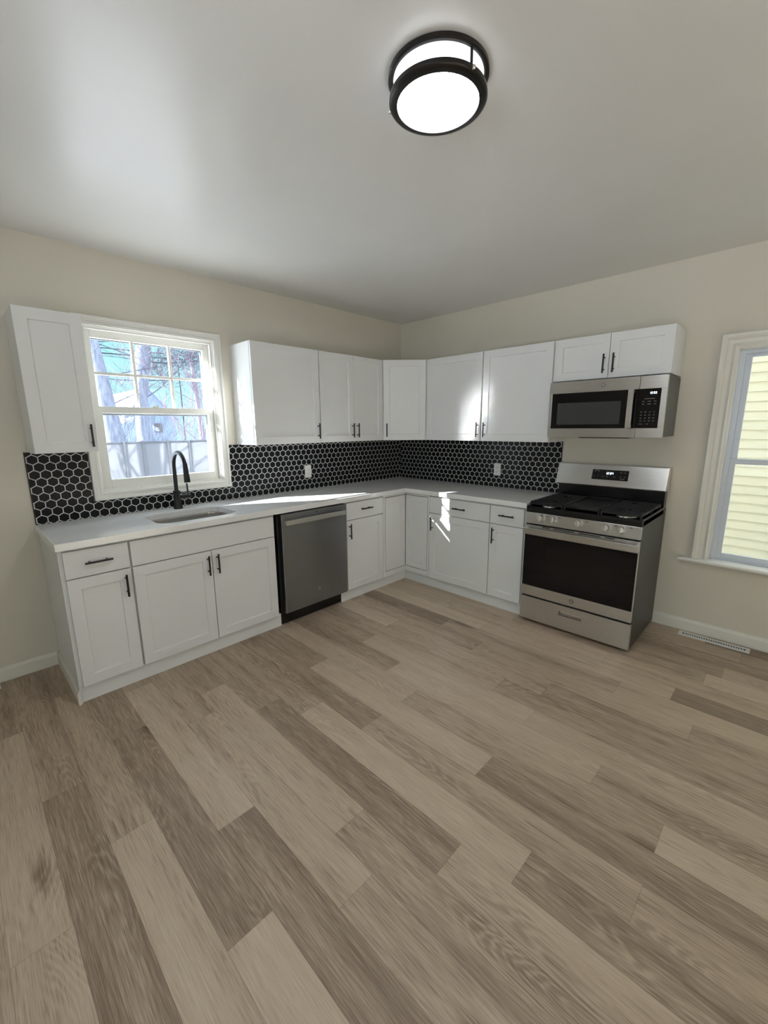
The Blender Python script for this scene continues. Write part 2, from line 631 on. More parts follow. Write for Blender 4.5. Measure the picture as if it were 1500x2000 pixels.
def digits(mb, s, x, y, z, h):
    """seven-segment digits centred on x, facing -y"""
    w = h * 0.52
    t = h * 0.13
    adv = w + h * 0.26
    total = adv * (len(s) - 0.6)
    cx = x - total / 2 + w / 2
    for ch in s:
        if ch == ':':
            for dz in (-0.2, 0.2):
                mb.box(cx - w / 2 - t * 0.2, cx - w / 2 + t * 0.8, y, y - 0.0006, z + dz * h - t / 2, z + dz * h + t / 2)
            cx += adv * 0.4
            continue
        L, R_ = cx - w / 2, cx + w / 2
        sg = dict(a=(L, R_, z + h / 2 - t, z + h / 2), g=(L, R_, z - t / 2, z + t / 2), d=(L, R_, z - h / 2, z - h / 2 + t),
                  f=(L, L + t, z, z + h / 2), b=(R_ - t, R_, z, z + h / 2), e=(L, L + t, z - h / 2, z), c=(R_ - t, R_, z - h / 2, z))
        for c in SEG7[ch]:
            a = sg[c]
            mb.box(a[0], a[1], y, y - 0.0006, a[2], a[3])
        cx += adv


ROT_L, ROT_R = 0.0, -PI / 2     # left run faces -y, right run faces -x

# ------------------------------------------------------------------ setting: floor
X_END, Y_END, H = -5.2, -5.2, 2.558
JOINT = {0: -3.027, 3: -2.68, 4: -3.05, 5: -2.39, 6: -2.17, 7: -2.43, 8: -2.805, 9: -1.863, 10: -2.43, 11: -1.863, 12: -1.55, 13: -2.56,
         14: -0.995, 15: -2.405, 16: -1.876, 17: -1.05, 18: -1.64, 19: -1.24, 20: -0.65}
TONE = {(20, 1): .54, (20, 0): .42, (19, 0): .42, (19, 1): .43, (19, 2): .37, (18, 0): .44, (18, 1): .46, (18, 2): .54, (17, 0): .39, (17, 1): .37, (17, 2): .56,
        (16, 0): .45, (16, 1): .56, (16, 2): .37, (15, 0): .46, (15, 1): .51, (15, 2): .49, (14, 0): .42, (14, 1): .52, (14, 2): .42, (13, 1): .44, (13, 2): .38,
        (13, 3): .50, (12, 1): .46, (12, 2): .57, (12, 3): .40, (11, 1): .39, (11, 2): .46, (11, 3): .47, (10, 1): .43, (10, 2): .55, (10, 3): .38, (9, 1): .53,
        (9, 2): .45, (9, 3): .57, (8, 1): .42, (8, 2): .55, (8, 3): .44, (7, 1): .45, (7, 2): .55, (7, 3): .52, (6, 1): .48, (6, 2): .44, (5, 1): .50, (5, 2): .43,
        (4, 1): .46, (4, 2): .50, (3, 2): .46, (3, 3): .55, (0, 3): .56, (0, 2): .44}
PW, PL = 0.148, 1.207


def build_floor():
    rnd = random.Random(11)
    verts, faces, tones, guv, puv = [], [], [], [], []
    for k in range(-4, 32):
        hi = -0.586 - PW * k
        lo = hi - PW
        j = JOINT.get(k, -rnd.random() * PL)
        y = j
        while y < 0:
            y += PL
        idx = 0
        while y > Y_END:
            a, b = y, y - PL
            t = TONE.get((k, idx), rnd.choice((0.36, 0.42, 0.47, 0.50, 0.55, 0.62)) + rnd.uniform(-0.03, 0.03))
            ou, ov = rnd.uniform(0, 40), rnd.uniform(0, 40)
            x0, x1, y0, y1 = max(lo, X_END), min(hi, 0.0), max(b, Y_END), min(a, 0.0)
            if x1 > x0 and y1 > y0:
                n = len(verts)
                q = ((x0, y0), (x1, y0), (x1, y1), (x0, y1))
                verts += [(p[0], p[1], 0.0) for p in q]
                faces.append((n, n + 1, n + 2, n + 3))
                tones.append(t)
                guv += [(p[0] - lo + ou, p[1] - b + ov) for p in q]
                puv += [(p[0] - lo, p[1] - b) for p in q]
            y = b
            idx += 1
    n = len(verts)
    for z in (-0.001, -0.12):
        verts += [(X_END, Y_END, z), (0, Y_END, z), (0, 0, z), (X_END, 0, z)]
    faces += [(n + 7, n + 6, n + 5, n + 4)] + [(n + i, n + 4 + i, n + 4 + (i + 1) % 4, n + (i + 1) % 4) for i in range(4)]
    ex = 5
    me = bpy.data.meshes.new('floor')
    me.from_pydata(verts, [], faces)
    g = me.uv_layers.new(name='grain')
    p = me.uv_layers.new(name='plank')
    att = me.attributes.new('tone', 'FLOAT', 'FACE')
    att.data.foreach_set('value', tones + [0.4] * ex)
    for i, c in enumerate(guv):
        g.data[i].uv = c
    for i, c in enumerate(puv):
        p.data[i].uv = c
    me.materials.append(M['floor'])
    o = bpy.data.objects.new('floor', me)
    COL.objects.link(o)
    return struct(o, 'grey-brown wood plank floor')


build_floor()

# ------------------------------------------------------------------ setting: walls, ceiling
T = 0.15
struct(MB().box(X_END - T, T, Y_END - T, T, H, H + 0.14).build('ceiling', M['ceil']), 'pale satin ceiling')
struct(MB().box(X_END - T, T, Y_END - T, T, H + 0.1402, H + 2.7).build('upper_sun_block', M['snow']), 'unseen upper storey block, added to shade the neighbour siding')  # block added above the ceiling to keep sun off the siding outside


def wall_with_holes(name, u0, u1, holes, to_world, label):
    """wall slab of thickness T from u0..u1, z 0..H, rectangular holes (a,b,z0,z1)"""
    mb = MB()
    us = sorted({u0, u1, *[h[0] for h in holes], *[h[1] for h in holes]})
    for a, b in zip(us[:-1], us[1:]):
        hs = [h for h in holes if h[0] <= a + 1e-6 and h[1] >= b - 1e-6]
        z = -0.56
        for h in sorted(hs, key=lambda t: t[2]):
            if h[2] > z:
                mb.box(*to_world(a, b), z, h[2])
            z = h[3]
        mb.box(*to_world(a, b), z, H)
    return struct(mb.build(name, M['wall']), label)


W1 = (-2.925, -2.105, 1.08, 2.115)
W2 = (-3.74, -2.89, 0.545, 1.956)
wall_with_holes('wall_left', X_END - T, T, [W1], lambda a, b: (a, b, 0, T), 'beige wall with the sink window')
wall_with_holes('wall_right', Y_END - T, 0.0, [W2], lambda a, b: (0, T, a, b), 'beige wall behind the range')
wall_with_holes('wall_back', X_END, 0.0, [], lambda a, b: (a, b, Y_END - T, Y_END), 'beige wall behind the camera')
wall_with_holes('wall_front', Y_END - T, 0.0, [(-3.8, -2.5, 0.6, 2.1)], lambda a, b: (X_END - T, X_END, a, b), 'beige wall at the left end of the room')

BB = [(0, 0), (-0.013, 0), (-0.013, 0.066), (-0.010, 0.074), (-0.006, 0.080), (-0.004, 0.088), (0, 0.088)]


def baseboard(name, length, loc, rz, label, prof=BB):
    o = MB().prism_x(prof, 0, length).build(name, M['trim_b'], loc=loc, rot=(0, 0, rz))
    return struct(o, label)


baseboard('baseboard_left', -3.304 - X_END, (X_END, 0, 0), 0, 'white baseboard left of the cabinets')
baseboard('baseboard_right', Y_END * -1 - 2.60, (0, -2.60, 0), -PI / 2, 'white baseboard under the right window')
baseboard('baseboard_back', 1.1, (0, Y_END, 0), PI, 'white baseboard behind the camera')
baseboard('baseboard_front', 5.17, (X_END, Y_END + 0.015, 0), PI / 2, 'white baseboard at the left end of the room')
# short baseboard wrapped along the end of the left cabinet run
bb_end = baseboard('baseboard_end', 0.600, (-3.2915, -0.614, 0), PI / 2, 'short baseboard along the end of the left cabinet run')
bb_end.rotation_euler = (0, 0, PI / 2)
for v in bb_end.data.vertices:
    v.co.y = v.co.y * -1
bb_end.data.flip_normals()

# ------------------------------------------------------------------ window over the sink
CAS1 = [(0.0, 0.0), (0.0, -0.014), (0.006, -0.018), (0.018, -0.018), (0.022, -0.014), (0.036, -0.016), (0.040, -0.024), (0.052, -0.026), (0.056, -0.022), (0.056, 0.0)]


def window_one():
    w = thing('window_1', 'six-over-one sash window above the sink', None)
    struct(w)
    x0, x1, z0, z1 = W1
    MB().frame(x0, x1, z0, z1, CAS1[::-1]).build('casing', M['trim'], w)
    # jamb lining and stops
    j = MB()
    j.ring((x0, x1, z0, z1), (x0 + 0.006, x1 - 0.006, z0 + 0.006, z1 - 0.006), 0.0, T)
    j.ring((x0 + 0.006, x1 - 0.006, z0 + 0.006, z1 - 0.006), (x0 + 0.018, x1 - 0.018, z0 + 0.012, z1 - 0.018), 0.012, 0.030)
    j.build('jamb', M['trim'], w, bevel=0.001)
    u = MB()
    gx0, gx1, gz0, gz1 = -2.868, -2.152, 1.622, 2.058
    u.ring((x0 + 0.006, x1 - 0.006, 1.600, z1 - 0.006), (gx0, gx1, gz0, gz1), 0.072, 0.104)
    for i in (1, 2):
        cx = gx0 + (gx1 - gx0) * i / 3
        u.box(cx - 0.009, cx + 0.009, 0.076, 0.100, gz0, gz1)
    u.box(gx0, gx1, 0.0765, 0.0995, 1.831, 1.849)
    us = u.build('upper_sash', M['trim'], w, bevel=0.002)
    MB().box(gx0 - 0.004, gx1 + 0.004, 0.0865, 0.0895, gz0 - 0.004, gz1 + 0.004).build('pane', M['pane'], us)
    lo = MB()
    lx0, lx1, lz0, lz1 = -2.862, -2.160, 1.150, 1.586
    lo.ring((x0 + 0.007, x1 - 0.007, z0 + 0.007, 1.628), (lx0, lx1, lz0, lz1), 0.032, 0.066)
    ls = lo.build('lower_sash', M['trim'], w, bevel=0.002)
    MB().box(lx0 - 0.004, lx1 + 0.004, 0.0475, 0.0505, lz0 - 0.004, lz1 + 0.004).build('pane', M['pane'], ls)
    lk = MB().lathe([(0.014, 0), (0.014, 0.006), (0.008, 0.014), (0, 0.016)], (-2.53, 0.05, 1.628), n=16)
    lk.box(-2.555, -2.505, 0.04, 0.06, 1.628, 1.634).box(-2.548, -2.515, 0.030, 0.040, 1.632, 1.642)
    lk.build('sash_lock', M['trim'], w, bevel=0.001)
    st = MB()
    st.ring((x0 + 0.006, x1 - 0.006, z0 + 0.006, z1 - 0.006), (x0 + 0.040, x1 - 0.045, z0 + 0.045, z1 - 0.060), 0.122, 0.140)
    st.box(x0 + 0.040, x1 - 0.045, 0.124, 0.138, 1.575, 1.605)
    tag(st.build('storm_frame', M['alu'], w, bevel=0.001), 'grey metal storm window frame')


window_one()


# ------------------------------------------------------------------ window at the right
CAS2 = [(0.0, 0.0), (0.0, -0.012), (0.010, -0.016), (0.014, -0.024), (0.030, -0.018), (0.052, -0.020), (0.058, -0.028), (0.070, -0.034), (0.086, -0.036), (0.090, -0.032), (0.090, 0.0)]


def window_two():
    c = 3.315
    w = thing('window_2', 'tall window at the right edge, siding outside', None, (0, -c, 0), ROT_R)
    struct(w)
    h = 0.425
    z0, z1 = W2[2], W2[3]
    MB().frame(-h, h, z0 + 0.012, z1, CAS2[::-1], bottom=False).build('casing', M['trim_b'], w)
    j = MB()
    j.ring((-h, h, z0, z1), (-h + 0.006, h - 0.006, z0 + 0.006, z1 - 0.006), 0.0, T)
    j.build('jamb', M['trim_b'], w)
    s = MB()
    prof = [(0.0, 0.526), (-0.040, 0.526), (-0.052, 0.532), (-0.056, 0.542), (-0.052, 0.552), (-0.040, 0.557), (0.0, 0.557)]
    s.prism_x(prof, -0.590, 0.590)
    s.box(-h + 0.006, h - 0.006, -0.002, 0.055, 0.551, 0.5569)
    s.build('window_sill', M['trim'], w, bevel=0.002)
    fr = MB()
    a = h - 0.006
    fr.ring((-a, a, 0.557, z1 - 0.006), (-a + 0.030, a - 0.030, 0.572, z1 - 0.030), 0.050, 0.110)
    fr.build('frame', M['vframe'], w, bevel=0.001)
    u = MB()
    u.ring((-a + 0.030, a - 0.030, 1.222, z1 - 0.030), (-a + 0.062, a - 0.062, 1.258, 1.905), 0.076, 0.098)
    us = u.build('upper_sash', M['vframe'], w, bevel=0.0015)
    MB().box(-a + 0.058, a - 0.058, 0.0860, 0.0885, 1.254, 1.909).build('pane', M['pane'], us)
    l = MB()
    l.ring((-a + 0.030, a - 0.030, 0.572, 1.256), (-a + 0.060, a - 0.060, 0.606, 1.222), 0.052, 0.074)
    ls = l.build('lower_sash', M['vframe'], w, bevel=0.0015)
    MB().box(-a + 0.056, a - 0.056, 0.0620, 0.0645, 0.602, 1.226).build('pane', M['pane'], ls)


window_two()


def added_end_window():  # unseen window, added to bring in light from the left end
    w = thing('added_window', 'unseen window added behind the camera to let in more light', None, (X_END, -3.15, 0), PI / 2)
    struct(w)
    g = MB().ring((-0.65, 0.65, 0.6, 2.1), (-0.59, 0.59, 0.66, 2.04), 0.03, 0.10)
    g.box(-0.59, 0.59, 0.04, 0.09, 1.32, 1.38)
    g.build('frame', M['trim'], w)
    MB().box(-0.59, 0.59, 0.063, 0.067, 0.66, 1.32).box(-0.59, 0.59, 0.063, 0.067, 1.38, 2.04).build('pane', M['pane'], w)
    MB().frame(-0.65, 0.65, 0.6, 2.1, [(0, 0), (0, -0.015), (0.07, -0.02), (0.07, 0)]).build('casing', M['trim'], w)


added_end_window()


# ------------------------------------------------------------------ cabinet pieces
def shaker(x0, x1, z0, z1, yf, t=0.019, rail=0.058, rec=0.009):
    """shaker front: flat frame round a recessed panel; front face at y = yf (facing -y)"""
    mb = MB()
    c = 0.0015

    def loop(i, y):
        return [(x0 + i, y, z0 + i), (x1 - i, y, z0 + i), (x1 - i, y, z1 - i), (x0 + i, y, z1 - i)]
    loops = [loop(0, yf + t), loop(0, yf + c), loop(c, yf), loop(rail, yf), loop(rail + 0.003, yf + rec)]
    v = [p for l in loops for p in l]
    f = [(3, 2, 1, 0), (16, 17, 18, 19)]
    for k in range(4):
        for i in range(4):
            f.append((k * 4 + i, k * 4 + (i + 1) % 4, k * 4 + 4 + (i + 1) % 4, k * 4 + 4 + i))
    return mb.add(v, f)


def slab(x0, x1, z0, z1, yf, t=0.019):
    mb = MB()
    c = 0.0015

    def loop(i, y):
        return [(x0 + i, y, z0 + i), (x1 - i, y, z0 + i), (x1 - i, y, z1 - i), (x0 + i, y, z1 - i)]
    loops = [loop(0, yf + t), loop(0, yf + c), loop(c, yf)]
    v = [p for l in loops for p in l]
    f = [(3, 2, 1, 0), (8, 9, 10, 11)]
    for k in range(2):
        for i in range(4):
            f.append((k * 4 + i, k * 4 + (i + 1) % 4, k * 4 + 4 + (i + 1) % 4, k * 4 + 4 + i))
    return mb.add(v, f)


def bar_pull(parent, x, yf, z, vertical=True, L=0.128):
    mb = MB()
    y = yf - 0.030
    h = L / 2
    r = 0.0058
    if vertical:
        mb.tube([(x, y, z - h), (x, y, z + h)], r, 14)
        for s in (-1, 1):
            mb.tube([(x, yf + 0.0002, z + s * 0.040), (x, y + 0.002, z + s * 0.040)], 0.0046, 10)
    else:
        mb.tube([(x - h, y, z), (x + h, y, z)], r, 14)
        for s in (-1, 1):
            mb.tube([(x + s * 0.040, yf + 0.0002, z), (x + s * 0.040, y + 0.002, z)], 0.0046, 10)
    o = mb.build('handle', M['black'], parent, smooth=True)
    tag(o, 'black bar pull handle')
    return o


BF = 0.606          # face frame front of base cabinets
DF = -0.626         # door front of base cabinets
ZD0, ZD1, ZT0, ZT1 = 0.102, 0.711, 0.718, 0.864


def base_body(parent, hw_l, hw_r, end_panel=False):
    b = MB()
    x0, x1 = -hw_l, hw_r
    b.box(x0, x0 + 0.016, -0.004, -BF + 0.019, 0.10, 0.876)
    b.box(x1 - 0.016, x1, -0.004, -BF + 0.019, 0.10, 0.876)
    b.box(x0 + 0.016, x1 - 0.016, -0.004, -0.012, 0.10, 0.876)
    b.box(x0 + 0.016, x1 - 0.016, -0.012, -BF + 0.019, 0.10, 0.116)
    b.box(x0, x1, -BF + 0.019, -BF, 0.10, 0.876)
    b.build('body', M['cab'], parent, bevel=0.001)
    if end_panel:
        MB().box(x0 - 0.0055, x0 - 0.0003, -0.004, -BF, 0.0, 0.876).build('end_panel', M['cab'], parent)


def base_cabinet(run, a_left, a_right, cab_l, cab_r, label, fronts, group='white base cabinets', end_panel=False):
    """run 'L' (a = distance left of the corner) or 'R'. fronts: list of (kind, from, to, z0, z1, handle)"""
    if run == 'L':
        c = -(cab_l + cab_r) / 2
        t = thing('base_cabinet', label, 'cabinet', (c, 0, 0), ROT_L, group)
        lx = lambda a: -a - c
    else:
        c = (cab_l + cab_r) / 2
        t = thing('base_cabinet', label, 'cabinet', (0, -c, 0), ROT_R, group)
        lx = lambda a: a - c
    base_body(t, abs(cab_l - cab_r) / 2, abs(cab_l - cab_r) / 2, end_panel)
    for kind, p, q, z0, z1, hd in fronts:
        x0, x1 = sorted((lx(p), lx(q)))
        if kind == 'door':
            o = shaker(x0, x1, z0, z1, DF).build('door', M['cab'], t)
        elif kind == 'drawer':
            o = slab(x0, x1, z0, z1, DF).build('drawer', M['cab'], t)
        else:
            o = slab(x0, x1, z0, z1, DF).build('false_front', M['cab'], t)
        if hd:
            hx, hz, vert = hd
            bar_pull(o, lx(hx), DF, hz, vert)
    return t


# left run, from the wall end towards the corner
base_cabinet('L', 0, 0, 3.2855, 2.9705, 'narrow white base cabinet at the left end of the counter, one drawer over one door',
             [('door', 3.273, 2.976, ZD0, ZD1, (3.008, 0.622, True)), ('drawer', 3.273, 2.976, ZT0, ZT1, (3.124, 0.793, False))], end_panel=True)
base_cabinet('L', 0, 0, 2.9695, 2.040, 'wide white sink base cabinet with two doors under a plain false front',
             [('door', 2.965, 2.5145, ZD0, ZD1, (2.543, 0.622, True)), ('door', 2.5105, 2.051, ZD0, ZD1, (2.481, 0.623, True)),
              ('false', 2.965, 2.051, ZT0, ZT1, None)])
base_cabinet('L', 0, 0, 1.3795, 0.9325, 'white base cabinet between the dishwasher and the inside corner, one drawer over one door',
             [('door', 1.366, 0.935, ZD0, ZD1, (1.341, 0.624, True)), ('drawer', 1.366, 0.935, ZT0, ZT1, (1.151, 0.799, False))])
# right run, from the corner towards the range
base_cabinet('R', 0, 0, 0.9145, 1.532, 'wide white base cabinet right of the inside corner, sunlit drawer over one door',
             [('door', 0.917, 1.529, ZD0, ZD1, (0.955, 0.623, True)), ('drawer', 0.917, 1.529, ZT0, ZT1, (1.246, 0.791, False))])
base_cabinet('R', 0, 0, 1.533, 1.836, 'narrow white base cabinet beside the range, one drawer over one door',
             [('door', 1.536, 1.823, ZD0, ZD1, (1.572, 0.622, True)), ('drawer', 1.536, 1.823, ZT0, ZT1, (1.688, 0.794, False))])


def corner_base():
    t = thing('corner_cabinet', 'white corner base cabinet with a folding two-leaf door in the inside corner', 'cabinet', (0, 0, 0), 0, 'white base cabinets')
    a, b = 0.931, 0.913
    f = 0.602
    m = MB()
    m.prism([(-0.004, -0.004), (-0.004, -b), (-f, -b), (-f, -f), (-a, -f), (-a, -0.004)][::-1], 0.10, 0.876)
    g = 0.624
    # frame round the folding door
    m.box(-a, -0.9045, -g, -f, 0.10, 0.876)
    m.box(-g, -f, -b, -0.8945, 0.10, 0.876)
    for z0, z1 in ((0.10, 0.147), (0.855, 0.876)):
        m.box(-0.9045, -g, -g, -f, z0, z1)
        m.box(-g, -f, -0.8945, -f, z0, z1)
    m.build('body', M['cab'], t)
    gl = MB()
    gl.box(-0.9045, -f, -f - 0.0008, -f, 0.147, 0.855).box(-f - 0.0008, -f, -0.8945, -f, 0.147, 0.855)
    gl.build('door_gap_shade', M['gap'], t)  # dark sheet painting the shade in the gap round the folding door
    shaker(-0.8985, -0.6262, 0.1530, 0.8495, -g, 0.017, 0.055, 0.007).build('door', M['cab'], t)
    d2 = shaker(0.6262, 0.8885, 0.1530, 0.8495, -g, 0.017, 0.055, 0.007).build('door', M['cab'], t)
    d2.rotation_euler = (0, 0, -PI / 2)


corner_base()

# toe kick boards
tk = MB()
tk.box(-3.2850, -2.016, -0.593, -0.578, 0.0, 0.0995)
tag(tk.build('toe_kick', M['cab']), 'white toe kick board under the sink cabinet, left of the dishwasher', 'toe kick', 'toe kick boards')
tk = MB()
tk.prism([(-1.418, -0.593), (-0.593, -0.593), (-0.593, -1.836), (-0.578, -1.836), (-0.578, -0.578), (-1.418, -0.578)], 0.0, 0.0995)
tag(tk.build('toe_kick', M['cab']), 'white toe kick board turning the inside corner, right of the dishwasher', 'toe kick', 'toe kick boards')


# ------------------------------------------------------------------ wall cabinets
UZ0, UZ1, UF = 1.354, 2.105, 0.290


def wall_cabinet(run, cab_l, cab_r, z0, z1, label, fronts):
    if run == 'L':
        c = -(cab_l + cab_r) / 2
        t = thing('wall_cabinet', label, 'cabinet', (c, 0, z0), ROT_L, 'white wall cabinets')
        lx = lambda a: -a - c
    else:
        c = (cab_l + cab_r) / 2
        t = thing('wall_cabinet', label, 'cabinet', (0, -c, z0), ROT_R, 'white wall cabinets')
        lx = lambda a: a - c
    hw = abs(cab_l - cab_r) / 2
    MB().box(-hw, hw, -0.002, -UF, 0, z1 - z0).build('body', M['cab'], t, bevel=0.001)
    for p, q, hx, hz in fronts:
        x0, x1 = sorted((lx(p), lx(q)))
        o = shaker(x0, x1, 0.001, z1 - z0 - 0.001, -UF - 0.020, rail=0.058).build('door', M['cab'], t)
        bar_pull(o, lx(hx), -UF - 0.020, hz - z0, True, 0.127)
    return t


wall_cabinet('L', 3.277, 2.980, UZ0, UZ1, 'narrow single-door wall cabinet left of the sink window', [(3.276, 2.981, 3.010, 1.448)])
wall_cabinet('L', 1.971, 1.3565, UZ0, UZ1, 'single-door wall cabinet right of the sink window, sun patches on its side', [(1.969, 1.361, 1.389, 1.454)])
wall_cabinet('L', 1.3555, 0.603, UZ0, UZ1, 'two-door wall cabinet left of the corner wall cabinet', [(1.351, 0.974, 1.003, 1.454), (0.970, 0.606, 0.942, 1.454)])
wall_cabinet('R', 0.6125, 1.2225, UZ0, UZ1, 'single-door wall cabinet right of the corner wall cabinet, handle at its right', [(0.618, 1.2180, 1.194, 1.452)])
wall_cabinet('R', 1.2235, 1.834, UZ0, UZ1, 'single-door wall cabinet beside the microwave, handle at its left', [(1.2280, 1.829, 1.263, 1.452)])
wall_cabinet('R', 1.8355, 2.600, 1.807, UZ1, 'short two-door wall cabinet above the microwave', [(1.8420, 2.220, 2.193, 1.904), (2.2235, 2.599, 2.256, 1.904)])


def corner_wall():
    t = thing('corner_wall_cabinet', 'corner wall cabinet with one diagonal door', 'cabinet', (0, 0, UZ0), 0, 'white wall cabinets')
    a, b = 0.601, 0.6105
    h = UZ1 - UZ0
    MB().prism([(-0.002, -0.002), (-0.002, -b), (-UF, -b), (-a, -UF), (-a, -0.002)][::-1], 0, h).build('body', M['cab'], t)
    p0, p1 = Vector((-a, -UF, 0)), Vector((-UF, -b, 0))
    mid = (p0 + p1) / 2
    ang = math.atan2(p1.y - p0.y, p1.x - p0.x)
    w = 0.404
    d = shaker(-w / 2, w / 2, 0.001, h - 0.001, -0.020, 0.019, 0.058).build('door', M['cab'], t, loc=mid, rot=(0, 0, ang))
    bar_pull(d, -w / 2 + 0.030, -0.020, 1.452 - UZ0, True, 0.127)


corner_wall()


# ------------------------------------------------------------------ backsplashes
def backsplashes():
    b = MB()
    y0, y1 = -0.008, -0.0005
    z0, z1 = 0.9185, 1.352
    b.box(-3.292, -2.984, y0, y1, z0, z1)
    b.box(-2.984, -2.047, y0, y1, z0, 1.021)
    b.box(-2.047, -0.0085, y0, y1, z0, z1)
    t = b.build('tile_backsplash', M['hexl'])
    tag(t, 'black hexagon tile backsplash on the window wall, white grout', 'backsplash', 'hexagon tile backsplashes')
    e = MB().box(-3.297, -3.2925, -0.010, -0.0005, z0, z1 + 0.002).build('edge_trim', M['black'], t)
    tag(e, 'thin black metal edge trim')
    b = MB().box(-0.008, -0.0005, -1.824, -0.0005, z0, z1)
    t = b.build('tile_backsplash', M['hexr'])
    tag(t, 'black hexagon tile backsplash between the corner and the range, white grout', 'backsplash', 'hexagon tile backsplashes')
    e = MB().box(-0.010, -0.0005, -1.829, -1.8245, z0, z1 + 0.002).build('edge_trim', M['black'], t)
    tag(e, 'thin black metal edge trim')


backsplashes()


# ------------------------------------------------------------------ counter and sink
def rounded_rect(x0, x1, y0, y1, r, n=8):
    pts = []
    for cx, cy, a0 in ((x1 - r, y1 - r, 0), (x0 + r, y1 - r, 90), (x0 + r, y0 + r, 180), (x1 - r, y0 + r, 270)):
        for i in range(n + 1):
            a = math.radians(a0 + 90 * i / n)
            pts.append((cx + r * math.cos(a), cy + r * math.sin(a)))
    return pts


SX0, SX1, SY0, SY1 = -2.775, -2.262, -0.560, -0.196


def countertop():
    z0, z1 = 0.879, 0.918
    c = 0.651
    outer = [(-3.302, -0.0015), (-3.302, -c), (-c, -c), (-c, -1.8515), (-0.0015, -1.8515), (-0.0015, -0.0015)]
    hole = rounded_rect(SX0, SX1, SY0, SY1, 0.085)
    bm = bmesh.new()
    ov = [bm.verts.new((x, y, z1)) for x, y in outer]
    hv = [bm.verts.new((x, y, z1)) for x, y in hole]
    es = [bm.edges.new((ov[i], ov[(i + 1) % len(ov)])) for i in range(len(ov))]
    es += [bm.edges.new((hv[i], hv[(i + 1) % len(hv)])) for i in range(len(hv))]
    bmesh.ops.triangle_fill(bm, use_beauty=True, use_dissolve=False, edges=es)
    r = bmesh.ops.extrude_face_region(bm, geom=bm.faces[:])
    bmesh.ops.translate(bm, verts=[g for g in r['geom'] if isinstance(g, bmesh.types.BMVert)], vec=(0, 0, z0 - z1))
    bmesh.ops.recalc_face_normals(bm, faces=bm.faces)
    me = bpy.data.meshes.new('countertop')
    bm.to_mesh(me)
    bm.free()
    me.materials.append(M['quartz'])
    o = bpy.data.objects.new('countertop', me)
    COL.objects.link(o)
    bv = o.modifiers.new('bevel', 'BEVEL')
    bv.width, bv.segments, bv.limit_method, bv.angle_limit = 0.002, 2, 'ANGLE', math.radians(60)
    tag(o, 'white polished L-shaped quartz countertop', 'countertop')


countertop()


def sink():
    t = thing('sink', 'stainless undermount sink bowl below the window', 'sink', (-2.5185, -0.378, 0.66))
    z = 0.66
    cx, cy = -2.5185, -0.378
    lev = [(0.0065, 0.8788 - z, 0.0915), (0.0065, 0.8675 - z, 0.0915), (-0.006, 0.70 - z, 0.085), (-0.02, 0.674 - z, 0.07), (-0.05, 0.664 - z, 0.05)]
    v, f = [], []
    n = None
    for off, h, r in lev:
        p = rounded_rect(SX0 - off, SX1 + off, SY0 - off, SY1 + off, r)
        n = len(p)
        v += [(x - cx, y - cy, h) for x, y in p]
    for k in range(len(lev) - 1):
        for i in range(n):
            f.append((k * n + i, k * n + (i + 1) % n, (k + 1) * n + (i + 1) % n, (k + 1) * n + i))
    f.append(tuple((len(lev) - 1) * n + i for i in range(n)))
    m = MB()
    m.add(v, f)
    o = m.build('bowl', M['sinkm'], t, smooth=True)
    s = o.modifiers.new('solid', 'SOLIDIFY')
    s.thickness = 0.0015
    s.offset = -1
    dr = MB().lathe([(0.0, 0.008), (0.03, 0.0085), (0.042, 0.0095), (0.045, 0.006)], (0, 0.02, -0.0015), n=24)
    dr.build('drain', M['knob'], t, smooth=True)


sink()


def faucet():
    t = thing('faucet', 'matte black pull-down gooseneck faucet behind the sink', 'faucet', (-2.502, -0.098, 0.918))
    MB().lathe([(0.0, 0.0), (0.031, 0.0), (0.031, 0.006), (0.027, 0.016), (0.023, 0.030), (0.0225, 0.122), (0.0235, 0.124), (0.0235, 0.130), (0.016, 0.132), (0, 0.132)],
               (0, 0, 0), n=28).build('base', M['black'], t, smooth=True)
    pts = [(0, 0, 0.13), (0, 0, 0.20), (0, 0, 0.29)]
    R0, cz = 0.104, 0.300
    for i in range(0, 17):
        a = math.radians(180 - 168 * i / 16)
        pts.append((0, -(R0 + R0 * math.cos(a)), cz + R0 * math.sin(a)))
    end = pts[-1]
    MB().tube(pts, 0.0135, 18).build('spout', M['black'], t, smooth=True)
    e = Vector(end)
    d = Vector((0, -0.10, -0.99)).normalized()
    MB().tube([e - d * 0.012, e + d * 0.02, e + d * 0.05, e + d * 0.088, e + d * 0.115], [0.0150, 0.0165, 0.0175, 0.0195, 0.0195], 20).build('spray_head', M['black'], t, smooth=True)
    h = MB()
    h.tube([(0.015, 0, 0.083), (0.088, 0, 0.083)], 0.0165, 18)
    h.tube([(0.088, 0, 0.083), (0.094, 0, 0.083)], [0.0165, 0.012], 18)
    h.tube([(0.076, 0, 0.094), (0.075, 0, 0.175)], [0.0075, 0.0065], 12)
    h.build('lever_handle', M['black'], t, smooth=True)


faucet()


